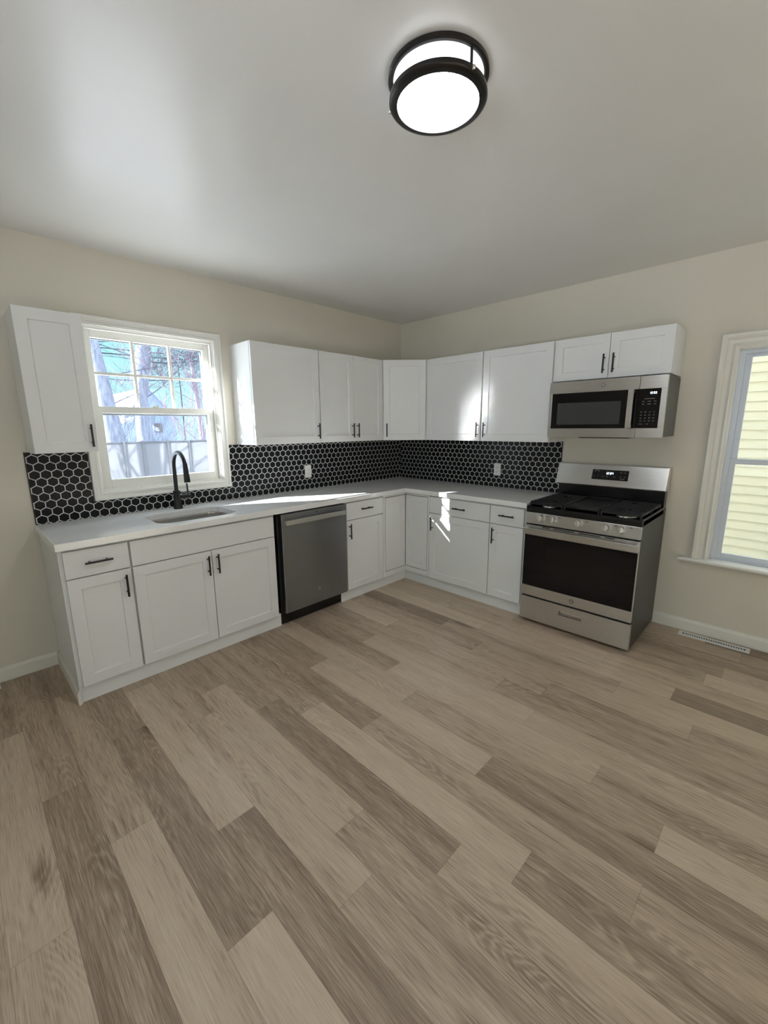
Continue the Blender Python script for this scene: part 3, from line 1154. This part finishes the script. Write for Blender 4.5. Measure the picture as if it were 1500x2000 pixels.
# ------------------------------------------------------------------ outlets
def outlet(run, a, z, label):
    loc, rz = ((-a, -0.008, z), ROT_L) if run == 'L' else ((-0.008, -a, z), ROT_R)
    t = thing('wall_outlet', label, 'outlet', loc, rz, 'white wall outlets')
    MB().box(-0.035, 0.035, -0.0065, -0.0003, -0.0575, 0.0575).build('cover_plate', M['plastic'], t, bevel=0.003)
    MB().box(-0.0165, 0.0165, -0.0085, -0.0065, -0.0335, 0.0335).build('receptacle', M['plastic'], t, bevel=0.001)
    for dz in (-0.019, 0.019):
        sk = MB().lathe([(0, 0), (0.0145, 0), (0.0145, 0.0004), (0, 0.0004)], (0, -0.0085, dz), 'y', 20).build('socket', M['plastic'], t)
        for x0, x1, z0, z1 in ((-0.008, -0.0055, -0.004, 0.005), (0.0055, 0.008, -0.004, 0.005), (-0.002, 0.002, -0.012, -0.008)):
            MB().box(x0, x1, -0.0092, -0.0088, dz + z0, dz + z1).build('slot', M['slot'], sk)


outlet('L', 1.295, 1.083, 'white wall outlet on the window wall tiles, left of the corner')
outlet('R', 1.236, 1.083, 'white wall outlet on the tiles left of the range')


# ------------------------------------------------------------------ emblem
def emblem(parent, x, y, z, r, rot=(0, 0, 0), mat='emblem'):
    m = MB().lathe([(0.0, 0.0), (r, 0.0), (r, 0.0008), (r * 0.92, 0.0012), (r * 0.90, 0.0008), (0, 0.0008)], (0, 0, 0), 'y', 28)
    o = m.build('emblem', M[mat], parent, loc=(x, y, z), rot=rot)
    tag(o, 'small round maker emblem')
    # entwined script letters as raised strokes
    s = MB()
    k = r * 0.62

    def stroke(pts):
        s.tube([(px * k, -0.0013, pz * k) for px, pz in pts], r * 0.065, 6)
    g = [(-0.15 + 0.55 * math.cos(a), 0.55 * math.sin(a)) for a in [math.radians(d) for d in range(50, 331, 20)]]
    stroke([(0.1, 0.75)] + g + [(0.35, 0.0), (0.0, 0.0)])
    e1 = [(0.45 + 0.33 * math.cos(a), 0.36 + 0.33 * math.sin(a)) for a in [math.radians(d) for d in range(40, 271, 23)]]
    e2 = [(0.45 + 0.38 * math.cos(a), -0.36 + 0.38 * math.sin(a)) for a in [math.radians(d) for d in range(90, 321, 23)]]
    stroke(e1 + e2)
    s.build('monogram', M['knob'], o)
    return o


# ------------------------------------------------------------------ dishwasher
def dishwasher():
    c = -1.697
    t = thing('dishwasher', 'stainless dishwasher between the sink cabinet and the corner cabinets', 'dishwasher', (c, 0, 0))
    hw = 0.304
    MB().box(-hw + 0.008, hw - 0.008, -0.03, -0.610, 0.115, 0.868).build('body', M['dark'], t)
    MB().box(-hw - 0.016, -hw + 0.004, -0.600, -0.604, 0.11, 0.876).box(-hw, hw, -0.590, -0.600, 0.868, 0.8775).build('edge_gap_shade', M['gap'], t)  # dark strips painting the shade in the gaps beside and above the door
    d = MB().box(-hw, hw, -0.612, -0.650, 0.108, 0.868).build('door', M['steel_dw'], t, bevel=0.004)
    h = MB()
    # bar handle with turned-back ends
    h.box(-0.286, 0.280, -0.680, -0.692, 0.791, 0.827)
    h.box(-0.286, -0.268, -0.649, -0.681, 0.793, 0.825)
    h.box(0.262, 0.280, -0.649, -0.681, 0.793, 0.825)
    tag(h.build('handle', M['steel'], d, bevel=0.003), 'flat stainless bar handle')
    tag(MB().lathe([(0, 0), (0.007, 0), (0.007, 0.001), (0, 0.001)], (0.010, -0.6500, 0.850), 'y', 16).build('status_light', M['slot'], d), 'small dark status light')
    emblem(d, 0.010, -0.6502, 0.226, 0.0165)
    MB().box(-hw - 0.014, 0.276, -0.575, -0.590, 0.006, 0.1075).build('kick_plate', M['enamel'], t, bevel=0.002)
    for x in (-0.28, 0.25):
        MB().lathe([(0, 0), (0.018, 0), (0.018, 0.012), (0.006, 0.014), (0.006, 0.115)], (x, -0.55, 0.0), n=12).build('levelling_foot', M['black'], t)


dishwasher()


# ------------------------------------------------------------------ gas range
def gas_range():
    c = 2.235
    t = thing('gas_range', 'stainless gas range with black oven door, between the counter and the right window', 'range', (0, -c, 0), ROT_R)
    hw = 0.380
    # cabinet body with dark sides
    MB().box(-hw, hw, -0.030, -0.640, 0.022, 0.893).build('body', M['dark'], t, bevel=0.002)
    for x in (-0.34, 0.34):
        for y in (-0.08, -0.60):
            MB().lathe([(0, 0), (0.02, 0), (0.02, 0.008), (0.008, 0.010), (0.008, 0.024)], (x, y, 0), n=12).build('foot', M['black'], t)
    MB().box(-hw + 0.002, hw - 0.002, -0.6405, -0.648, 0.198, 0.80).build('door_gap_shade', M['gap'], t)  # black sheet painting the shade between drawer, door and knob panel
    # storage drawer
    dr = MB()
    z0, z1, y0, y1 = 0.026, 0.206, -0.641, -0.668
    hx0, hx1, hz0, hz1 = -0.082, 0.076, 0.130, 0.164
    dr.box(-hw, hx0, y0, y1, z0, z1).box(hx1, hw, y0, y1, z0, z1).box(hx0, hx1, y0, y1, z0, hz0).box(hx0, hx1, y0, y1, hz1, z1).box(hx0, hx1, y0, y0 - 0.004, hz0, hz1)
    drw = dr.build('drawer', M['steel'], t)
    sc = MB().prism_x([(-0.6445, hz0 + 0.004), (-0.6445, hz1 - 0.002), (-0.652, hz1 - 0.002), (-0.650, hz0 + 0.012), (-0.667, hz0 + 0.004)], hx0 + 0.003, hx1 - 0.003)
    sc.build('drawer_pull', M['knob'], drw)
    MB().frame(hx0, hx1, hz0, hz1, [(0.0, -0.667), (0.0, -0.671), (0.004, -0.671), (0.005, -0.667)]).build('pull_frame', M['knob'], drw)
    # oven door
    yd = -0.672
    d = MB()
    d.box(-hw, hw, -0.648, yd, 0.220, 0.298)
    d.box(-hw, hw, -0.648, yd, 0.690, 0.766)
    d.box(-hw, -hw + 0.006, -0.648, yd + 0.001, 0.298, 0.690).box(hw - 0.006, hw, -0.648, yd + 0.001, 0.298, 0.690)
    door = d.build('oven_door', M['steel'], t, bevel=0.002)
    g = MB().box(-hw + 0.006, hw - 0.006, -0.649, yd - 0.0005, 0.2985, 0.6895).build('door_glass', M['blackg'], door)
    tag(g, 'black glass oven door panel')
    tag(MB().box(-0.205, 0.262, yd - 0.0005, yd - 0.0010, 0.425, 0.610).build('oven_window', M['wing'], door), 'oven window in the black glass')
    h = MB()
    h.box(-0.372, 0.384, -0.702, -0.716, 0.705, 0.750)
    h.box(-0.372, -0.350, yd, -0.703, 0.707, 0.748).box(0.362, 0.384, yd, -0.703, 0.707, 0.748)
    tag(h.build('handle', M['steel'], door, bevel=0.004), 'wide flat stainless handle')
    for a, b in ((-0.245, -0.19), (-0.165, -0.02), (0.01, 0.15), (0.175, 0.235)):
        MB().box(a, b, yd - 0.0004, yd + 0.006, 0.757, 0.763).build('vent_slot', M['gap'], door)
    emblem(door, 0.0, yd - 0.0002, 0.259, 0.017)
    # knob panel, leaning back a little
    pz0, pz1 = 0.776, 0.857
    py0, py1 = -0.668, -0.656
    MB().prism_x([(-0.640, pz0), (py0, pz0), (py0 - 0.001, pz0 + 0.004), (py1, pz1), (-0.640, pz1)], -hw, hw).build('control_panel', M['steel'], t, bevel=0.002)
    tilt = math.atan2(py1 - py0, pz1 - pz0)
    for i, x in enumerate((-0.262, -0.173, 0.003, 0.176, 0.266)):
        kb = MB()
        kb.lathe([(0.0245, 0.0), (0.0245, 0.006), (0.0225, 0.010), (0.0215, 0.024), (0.019, 0.028), (0, 0.029)], (0, 0, 0), 'y', 28)
        o = kb.build('knob', M['knob'], t, smooth=True, loc=(x, -0.6625, 0.824), rot=(-tilt, 0, 0))
        MB().box(-0.0035, 0.0035, -0.027, -0.0345, -0.021, 0.021).build('grip', M['knob'], o, bevel=0.001)
        tag(MB().box(-0.0050, -0.0036, -0.0275, -0.0300, -0.0205, 0.0205).build('pointer', M['slot'], o), 'dark line beside the grip')
    for x in (-0.23, -0.141, 0.042, 0.222, 0.312):
        MB().box(x, x + 0.016, -0.6585, -0.6608, 0.842, 0.846).build('burner_mark', M['slot'], t)
    # cooktop
    ck = MB()
    ck.box(-hw, hw, -0.10, -0.658, 0.8575, 0.893)
    ck.box(-hw, -hw + 0.012, -0.10, -0.658, 0.893, 0.905).box(hw - 0.012, hw, -0.10, -0.658, 0.893, 0.905)
    ck.box(-hw + 0.012, hw - 0.012, -0.646, -0.658, 0.893, 0.902)
    ck.build('cooktop', M['enamel'], t, bevel=0.003)
    for i, (x, y, r) in enumerate(((-0.255, -0.535, 0.050), (-0.255, -0.235, 0.042), (0.255, -0.535, 0.054), (0.255, -0.235, 0.038))):
        bn = MB().lathe([(0, 0), (r * 1.18, 0), (r * 1.15, 0.008), (r, 0.012), (0, 0.012)], (x, y, 0.893), n=28).build('burner_base', M['knob'], t, smooth=True)
        MB().lathe([(0, 0), (r, 0), (r * 0.98, 0.006), (r * 0.8, 0.009), (0, 0.0095)], (x, y, 0.9052), n=28).build('burner_cap', M['iron'], bn, smooth=True)
    bn = MB()
    bn.prism([(px, py - 0.385) for px, py in rounded_rect(-0.03, 0.03, -0.12, 0.12, 0.03)], 0.893, 0.906)
    bn.build('oval_burner', M['iron'], t)

    def grate(x0, x1):
        m = MB()
        za, zb = 0.920, 0.934
        y0, y1 = -0.638, -0.125
        for x in (x0, x1 - 0.012):
            m.box(x, x + 0.012, y0, y1, za - 0.004, zb - 0.002)
        for y in (y0, y1 - 0.012):
            m.box(x0 + 0.012, x1 - 0.012, y, y + 0.012, za - 0.004, zb - 0.002)
        cx = (x0 + x1) / 2
        m.box(cx - 0.005, cx + 0.005, y0 + 0.012, y1 - 0.012, za, zb)
        n = 11
        for i in range(n):
            y = y0 + 0.03 + (y1 - y0 - 0.06) * i / (n - 1)
            near = min(abs(y + 0.535), abs(y + 0.235))
            if near < 0.03:
                m.box(x0 - 0.002, cx - 0.035, y - 0.0038, y + 0.0038, za + 0.002, zb + 0.004)
                m.box(cx + 0.035, x1 + 0.002, y - 0.0038, y + 0.0038, za + 0.002, zb + 0.004)
            else:
                m.box(x0 - 0.002, x1 + 0.002, y - 0.0038, y + 0.0038, za + 0.002, zb + 0.004)
        for yb in (-0.535, -0.235):
            for s in (-1, 1):
                m.tube([(cx - 0.08 * s, yb - 0.07, 0.928), (cx + 0.08 * s, yb + 0.07, 0.928)], 0.0048, 8)
        for x in (x0 + 0.006, x1 - 0.006):
            for y in (y0 + 0.006, y1 - 0.006, (y0 + y1) / 2):
                m.box(x - 0.006, x + 0.006, y - 0.006, y + 0.006, 0.8935, za)
        return m.build('grate', M['iron'], t, bevel=0.0015)
    grate(-0.366, -0.124)
    grate(0.124, 0.366)
    gp = MB()
    gp.box(-0.112, 0.112, -0.600, -0.165, 0.922, 0.932)
    for x in (-0.118, 0.106):
        gp.box(x, x + 0.012, -0.636, -0.130, 0.918, 0.939)
    for y in (-0.636, -0.142):
        gp.box(-0.106, 0.106, y, y + 0.012, 0.918, 0.937)
    for x in (-0.112, 0.112):
        for y in (-0.630, -0.136):
            gp.box(x - 0.006, x + 0.006, y - 0.006, y + 0.006, 0.8935, 0.918)
    tag(gp.build('griddle', M['iron'], t, bevel=0.0015), 'flat black griddle plate between the grates')
    # backguard: black riser and leaning stainless console
    MB().box(-hw + 0.004, hw - 0.004, -0.026, -0.098, 0.893, 1.0235).build('riser', M['enamel'], t, bevel=0.002)
    bb = MB().prism_x([(-0.026, 1.024), (-0.146, 1.024), (-0.147, 1.030), (-0.101, 1.184), (-0.094, 1.186), (-0.026, 1.186)], -hw, hw)
    bg = bb.build('backguard', M['steel'], t, bevel=0.0015)
    ta = math.atan2(0.046, 0.154)
    for x in (-hw - 0.004, hw):
        MB().prism_x([(-0.026, 1.022), (-0.147, 1.022), (-0.150, 1.030), (-0.104, 1.186), (-0.094, 1.189), (-0.026, 1.189)], x, x + 0.004).build('end_cap', M['knob'], bg)
    # console display, laid on the leaning face
    zc = 1.112
    yc = -0.147 + (zc - 1.030) * 0.046 / 0.154
    dp = MB().box(-0.127, 0.127, -0.0018, 0.0, -0.039, 0.039).build('display', M['blackg'], bg, bevel=0.001, loc=(0.011, yc + 0.0002, zc), rot=(-ta, 0, 0))
    dg = MB()
    digits(dg, '12:04', -0.002, -0.0020, 0.012, 0.017)
    dg.build('clock_digits', M['led'], dp)
    for x, z, w in ((-0.108, 0.024, 0.012), (-0.08, 0.024, 0.012), (-0.112, -0.012, 0.010), (-0.084, -0.012, 0.010), (-0.048, -0.014, 0.014), (-0.018, -0.014, 0.012),
                    (0.034, -0.014, 0.012), (0.075, 0.022, 0.016), (0.103, 0.022, 0.014), (0.075, -0.010, 0.014), (0.103, -0.010, 0.014), (0.088, -0.026, 0.03), (-0.095, 0.032, 0.03)):
        MB().box(x - w / 2, x + w / 2, -0.0022, -0.0018, z - 0.0025, z + 0.0025).build('button_mark', M['grey'], dp)


gas_range()


# ------------------------------------------------------------------ microwave
def microwave():
    c = 2.2245
    z0 = 1.399
    t = thing('microwave', 'stainless over-the-range microwave under the short wall cabinet', 'microwave', (0, -c, z0), ROT_R)
    hw = 0.3775
    Hh = 0.397
    MB().box(-hw + 0.002, hw - 0.002, -0.004, -0.345, 0.006, Hh).build('body', M['mside'], t, bevel=0.002)
    yf = -0.372
    sx = 0.2215           # split between door and control side
    gz0, gz1 = 0.063, 0.315
    d = MB()
    gx0 = -0.355
    d.box(-hw, sx - 0.001, -0.346, yf, gz1, Hh)
    d.box(-hw, sx - 0.001, -0.346, yf, 0.0, gz0)
    d.box(-hw, gx0, -0.346, yf, gz0, gz1)
    door = d.build('door', M['steel'], t, bevel=0.002)
    tag(MB().box(gx0, sx - 0.001, -0.346, yf - 0.0004, gz0, gz1).build('door_glass', M['blackg'], door, bevel=0.001), 'black glass microwave door')
    tag(MB().box(-0.311, 0.119, yf - 0.0004, yf - 0.0009, 0.091, 0.246).build('window', M['mwing'], door), 'grey microwave window')
    h = MB()
    h.box(0.164, 0.199, -0.398, -0.410, 0.064, 0.315)
    h.box(0.168, 0.195, yf, -0.399, 0.066, 0.086).box(0.168, 0.195, yf, -0.399, 0.292, 0.312)
    tag(h.build('handle', M['steel'], door, bevel=0.004), 'flat vertical stainless handle')
    p = MB()
    px1 = 0.346
    p.box(sx + 0.001, hw, -0.346, yf, gz1, Hh)
    p.box(sx + 0.001, hw, -0.346, yf, 0.0, gz0)
    p.box(px1, hw, -0.346, yf, gz0, gz1)
    pan = p.build('control_panel', M['steel'], t, bevel=0.002)
    tag(MB().box(sx + 0.001, px1, -0.346, yf - 0.0004, gz0, gz1).build('keypad', M['blackg'], pan, bevel=0.001), 'black keypad glass')
    dg = MB()
    digits(dg, '12:03', 0.303, yf - 0.0005, 0.288, 0.013)
    dg.build('clock_digits', M['led'], pan)
    marks = [(0.245 + q * 0.0245, 0.110 + r * 0.019, 0.010) for r in range(4) for q in range(4)]
    marks += [(0.285, 0.252, 0.06), (0.25, 0.235, 0.014), (0.285, 0.235, 0.02), (0.318, 0.235, 0.014), (0.25, 0.218, 0.014), (0.285, 0.218, 0.02), (0.318, 0.218, 0.014), (0.247, 0.090, 0.022), (0.285, 0.090, 0.012)]
    for x, z, w in marks:
        MB().box(x - w / 2, x + w / 2, yf - 0.0004, yf - 0.0008, z - 0.002, z + 0.002).build('key_mark', M['grey'], pan)
    emblem(door, -0.004, yf - 0.0002, 0.357, 0.0155)
    MB().prism([(-0.15, -0.345), (-0.125, -0.362), (0.155, -0.362), (0.18, -0.345), (0.18, -0.06), (-0.15, -0.06)], -0.006, 0.006).build('vent_grille', M['enamel'], t)


microwave()


# ------------------------------------------------------------------ ceiling lamp
def ceiling_lamp():
    t = thing('ceiling_lamp', 'round two-ring flush mount ceiling light, lit', 'ceiling light', (-2.362, -2.287, H))
    MB().lathe([(0, 0), (0.140, 0), (0.140, -0.014), (0, -0.014)], (0, 0, -0.0005), n=64).build('base_plate', M['plastic'], t, smooth=True)
    MB().lathe([(0.155, -0.004), (0.156, -0.016), (0.153, -0.0185), (0.143, -0.0185), (0.143, -0.004)], (0, 0, 0), n=72, closed=True).build('upper_ring', M['bronze'], t, smooth=True)
    sh = MB().lathe([(0.139, -0.0145), (0.139, -0.0715), (0.130, -0.0715), (0.130, -0.0145)], (0, 0, 0), n=72, closed=True).build('shade', M['lampside'], t, smooth=True)
    MB().lathe([(0.1265, -0.066), (0.1255, -0.0805), (0.09, -0.0845), (0, -0.087)], (0, 0, 0), n=72).build('lens', M['lamp'], t, smooth=True)
    MB().lathe([(0.152, -0.062), (0.153, -0.074), (0.150, -0.078), (0.140, -0.0815), (0.1275, -0.082), (0.1270, -0.0795), (0.1405, -0.072), (0.141, -0.062)], (0, 0, 0), n=72, closed=True).build('lower_ring', M['bronze'], t, smooth=True)
    for a in (20, 118, 258):
        w = math.radians(a)
        x, y = math.cos(w), math.sin(w)
        st = MB().tube([(0.1455 * x, 0.1455 * y, -0.018), (0.1455 * x, 0.1455 * y, -0.063)], 0.0042, 10).build('strut', M['bronze'], t, smooth=True)
        MB().tube([(0.1515 * x, 0.1515 * y, -0.071), (0.158 * x, 0.158 * y, -0.071), (0.161 * x, 0.161 * y, -0.071)], [0.005, 0.006, 0.003], 10).build('finial', M['knob'], st, smooth=True)


ceiling_lamp()


# ------------------------------------------------------------------ floor registers
def register(loc, rz, label, length=0.395):
    t = thing('floor_vent', label, 'floor vent', loc, rz, 'white floor vents')
    w = 0.072
    L = length
    p = MB()
    s0, s1 = 0.022, L - 0.022
    p.box(0, L, 0, -0.018, 0.0, 0.006).box(0, L, -w + 0.020, -w, 0.0, 0.006).box(0, s0, -0.018, -w + 0.020, 0.0, 0.006).box(s1, L, -0.018, -w + 0.020, 0.0, 0.006)
    n = 26
    for i in range(1, n):
        x = s0 + (s1 - s0) * i / n
        p.box(x - 0.0032, x + 0.0032, -0.018, -w + 0.020, 0.001, 0.0055)
    p.build('grille', M['plastic'], t, bevel=0.0008)
    MB().box(s0, s1, -0.018, -w + 0.020, 0.0002, 0.0010).build('duct', M['slot'], t)
    return t


register((-0.042, -2.797, 0), ROT_R, 'white floor vent along the right wall below the window')
register((-3.588 - 0.395, -0.022, 0), ROT_L, 'white floor vent at the left edge along the window wall baseboard')


# ------------------------------------------------------------------ outside
GZ = -0.55
o = MB().box(-40, 40, -40, 60, GZ - 0.2, GZ).build('snow_ground', M['snow'])
tag(o, 'snow covered ground outside', None, kind='structure')


def neighbour():
    t = thing('neighbour_house', 'cream clapboard house wall outside the right window', 'house', (1.9, -3, GZ))
    m = MB()
    p = 0.090
    n = 64
    for i in range(n):
        z = i * p
        y0, y1 = -4.0, 4.2
        v = [(-0.016, y0, z), (-0.016, y1, z), (-0.002, y1, z + p), (-0.002, y0, z + p), (0.0, y0, z), (0.0, y1, z)]
        m.add(v, [(0, 1, 2, 3), (0, 4, 5, 1)])
    m.box(0.0, 0.2, -4.0, 4.2, 0, n * p)
    m.build('siding', M['siding'], t)
    MB().box(-0.03, 0.2, 4.2, 4.3, 0, n * p).build('corner_board', M['siding'], t)


neighbour()


def fence():
    t = thing('vinyl_fence', 'white vinyl privacy fence outside the sink window', 'fence', (-0.6, 6.0, GZ))
    xs = [-2.05, -1.65, -1.24, -0.911, -0.447, -0.03, 0.40, 0.85, 1.3]
    for x in xs:
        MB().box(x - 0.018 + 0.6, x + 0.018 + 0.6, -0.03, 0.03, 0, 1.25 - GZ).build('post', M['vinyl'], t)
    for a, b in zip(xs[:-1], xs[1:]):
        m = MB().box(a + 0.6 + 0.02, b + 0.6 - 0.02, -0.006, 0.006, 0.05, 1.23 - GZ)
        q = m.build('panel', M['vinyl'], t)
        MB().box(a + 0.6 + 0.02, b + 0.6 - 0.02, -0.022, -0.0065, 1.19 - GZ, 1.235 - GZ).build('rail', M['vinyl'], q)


fence()


def grow(mb, p, d, L, r, depth, rnd, spread=0.5):
    pts = [p]
    rs = [r]
    n = 4
    dd = d.copy()
    for i in range(n):
        dd = (dd + Vector((rnd.uniform(-1, 1), rnd.uniform(-1, 1), rnd.uniform(-0.6, 1.0))) * 0.13).normalized()
        pts.append(pts[-1] + dd * (L / n))
        rs.append(r * (1 - 0.5 * (i + 1) / n))
    mb.tube(pts, [max(0.0035, q) for q in rs], 6 if r > 0.02 else 4)
    if depth == 0:
        return
    for i in range(rnd.choice((3, 4))):
        k = rnd.randint(1, n)
        a = Vector((rnd.uniform(-1, 1), rnd.uniform(-1, 1), rnd.uniform(-0.5, 0.9)))
        nd = (dd + a * spread * 1.7).normalized()
        grow(mb, pts[k], nd, L * rnd.uniform(0.55, 0.8), rs[k] * 0.62, depth - 1, rnd, spread)


def tree(label, base, trunk, rtop, branches, seed, mat='bark', tmat='twig', depth=4):
    """trunk: list of (dx, dy, z, r) above base; branches: (index, dir, length, radius)"""
    rnd = random.Random(seed)
    t = thing('bare_tree', label, 'tree', base, 0, 'bare winter trees')
    MB().tube([(x, y, z) for x, y, z, r in trunk], [r for x, y, z, r in trunk], 20).build('trunk', M[mat], t, smooth=True)
    b = MB()
    for i, d, L, r in branches:
        x, y, z, rr = trunk[i]
        grow(b, Vector((x, y, z)), Vector(d).normalized(), L, r * 0.6, depth, rnd)
    b.build('branches', M[tmat], t)


G = -GZ
tree('thick bare tree trunk leaning left in the left panes', (-0.62, 9.0, GZ),
     [(0.08, 0, 0, 0.30), (-0.06, 0, G + 1.3, 0.24), (-0.12, 0, G + 2.0, 0.20), (-0.17, 0, G + 2.7, 0.17), (-0.24, 0, G + 3.5, 0.13), (-0.5, 0.1, G + 5.5, 0.09)],
     0, [(2, (1, 0.2, 0.5), 1.6, 0.028), (3, (1, -0.1, 0.35), 1.9, 0.03), (3, (1, 0.3, -0.1), 1.5, 0.025), (4, (1, -0.2, 0.1), 1.8, 0.03), (4, (0.9, 0, -0.3), 1.5, 0.025)], 3)
tree('upright bare tree trunk in the middle panes', (0.13, 9.3, GZ),
     [(0, 0, 0, 0.26), (0, 0, G + 1.6, 0.19), (0.01, 0, G + 2.2, 0.15), (0.08, 0, G + 2.7, 0.155), (0.14, 0, G + 3.2, 0.19), (0.25, 0, G + 3.8, 0.16), (0.5, 0, G + 6, 0.1)],
     0, [(2, (1, 0, 0.6), 1.3, 0.03), (3, (1, 0.2, 0.15), 1.5, 0.028), (4, (1, -0.2, -0.1), 1.5, 0.03), (4, (-1, 0, 0.2), 1.2, 0.02), (5, (1, 0, -0.35), 1.6, 0.028)], 5)
tree('twiggy reddish tree in the right panes', (1.62, 9.2, GZ),
     [(0, 0, 0, 0.10), (0, 0, G + 1.0, 0.085), (-0.06, 0, G + 2.2, 0.07), (-0.12, 0, G + 3.3, 0.05), (-0.2, 0, G + 4.5, 0.03)],
     0, [(1, (-0.7, 0, 0.8), 1.5, 0.03), (1, (-0.3, -0.3, 1), 1.7, 0.03), (1, (0.3, 0.2, 1), 1.5, 0.03), (2, (-0.8, 0.2, 0.5), 1.1, 0.025), (2, (-0.3, 0, 0.9), 1.4, 0.025),
         (3, (-0.6, 0, 0.3), 1.0, 0.02), (3, (0.2, -0.4, 0.8), 1.0, 0.02)], 8, 'redtwig', 'redtwig', 4)


def shrub(label, x, y, h, n, seed, mat='twig', depth=3, lean=0.0):
    rnd = random.Random(seed)
    t = thing('bare_shrub', label, 'shrub', (x, y, GZ), 0, 'bare shrubs behind the fence')
    b = MB()
    for i in range(n):
        a = rnd.uniform(0, 2 * PI)
        d = Vector((math.cos(a) * 0.35 + lean, math.sin(a) * 0.35, 1)).normalized()
        grow(b, Vector((rnd.uniform(-0.1, 0.1), rnd.uniform(-0.1, 0.1), 0)), d, h * rnd.uniform(0.5, 0.7), 0.022, depth, rnd, 0.4)
    b.build('branches', M[mat], t)


shrub('dense bare shrub above the fence in the left of the lower pane', -0.95, 10.0, 2.6, 5, 21)
shrub('bare shrub above the middle of the fence', 0.25, 10.6, 2.6, 6, 22)
shrub('reddish bare shrub above the right of the fence', 1.25, 10.0, 2.6, 5, 23, 'redtwig')
# bare stems whose shadows cross the fence
for i, (x, y, h, n) in enumerate(((-2.95, 6.55, 2.0, 9), (-2.75, 6.7, 2.4, 4), (-3.6, 7.2, 2.6, 4), (-4.6, 7.6, 3.0, 4), (-2.3, 7.0, 2.2, 3))):
    shrub('bare shrub close behind the fence to the left', x, y, h, n, 40 + i, depth=2, lean=-0.2)
tree('tree trunk behind the fence left of the view', (-2.1, 6.75, GZ),
     [(0, 0, 0, 0.07), (0.02, 0, 1.2, 0.065), (0.06, 0, 2.5, 0.05), (0.1, 0, 4.0, 0.03)], 0, [(1, (0.4, 0, 1), 1.6, 0.04), (1, (-0.5, 0, 1), 1.6, 0.04)], 12, depth=2)
tree('second tree trunk behind the fence left of the view', (-2.45, 6.9, GZ),
     [(0, 0, 0, 0.09), (0.02, 0, 1.2, 0.085), (-0.06, 0, 2.5, 0.06), (-0.2, 0, 4.0, 0.03)], 0, [(1, (0.4, 0, 1), 1.6, 0.04), (1, (-0.5, 0, 1), 1.6, 0.04)], 13, depth=2)


def gabled(label, x0, x1, y, zt, zp, deep, windows):
    t = thing('distant_house', label, 'house', ((x0 + x1) / 2, y, GZ), 0, 'houses beyond the fence')
    h = (x1 - x0) / 2
    w = MB()
    w.add([(-h, 0, 0), (h, 0, 0), (h, 0, zt - GZ), (0, 0, zp - GZ), (-h, 0, zt - GZ), (-h, deep, 0), (h, deep, 0), (h, deep, zt - GZ), (0, deep, zp - GZ), (-h, deep, zt - GZ)],
          [(0, 1, 2, 3, 4), (9, 8, 7, 6, 5), (1, 6, 7, 2), (5, 0, 4, 9), (2, 7, 8, 3), (4, 3, 8, 9), (0, 5, 6, 1)])
    w.build('walls', M['hsid'], t)
    r = MB()
    e = 0.12
    sl = (zp - zt) / h
    for s in (-1, 1):
        r.add([(0, -e, zp - GZ), (s * (h + e), -e, zt - sl * e - GZ), (s * (h + e), deep + e, zt - sl * e - GZ), (0, deep + e, zp - GZ),
               (0, -e, zp - GZ + 0.1), (s * (h + e), -e, zt - sl * e - GZ + 0.1), (s * (h + e), deep + e, zt - sl * e - GZ + 0.1), (0, deep + e, zp - GZ + 0.1)],
              [(0, 1, 2, 3), (4, 5, 6, 7), (0, 1, 5, 4), (1, 2, 6, 5), (2, 3, 7, 6)])
    r.build('roof', M['roof'], t)
    for wx, wz, ww, wh in windows:
        MB().box(wx - ww / 2, wx + ww / 2, -0.03, 0.02, wz - GZ - wh / 2, wz - GZ + wh / 2).build('window', M['brick'], t)
    return t


gabled('pale blue gabled house between the middle tree and the right panes', 1.25, 3.0, 15.0, 1.95, 2.95, 6, [(0.2, 1.5, 0.3, 0.35)])
gabled('pale blue house with a broad snowy roof behind the left tree', -0.4, 3.8, 22.0, 2.1, 4.0, 6, [])
gabled('low pale shed with a white roof above the fence at the left', 0.2, 1.35, 12.4, 1.45, 1.75, 2, [])

for i, (za, zb, r) in enumerate(((3.92, 4.02, 0.016), (3.72, 3.92, 0.020))):
    pts = [(-8 + 16 * k / 16, 12.0, za + (zb - za) * k / 16 - 0.12 * math.sin(PI * k / 16)) for k in range(17)]
    o = MB().tube(pts, r, 6).build('power_line', M['wire'])
    tag(o, ('upper' if i == 0 else 'lower') + ' black power line crossing the sky outside the sink window', 'power line', 'overhead power lines')

tag(MB().tube([(0, 0, 0), (0, 0, 6.05)], [0.055, 0.04], 10).build('utility_pole', M['wire'], loc=(7.5, 26.0, GZ)), 'thin dark utility pole beyond the gabled house', 'pole')
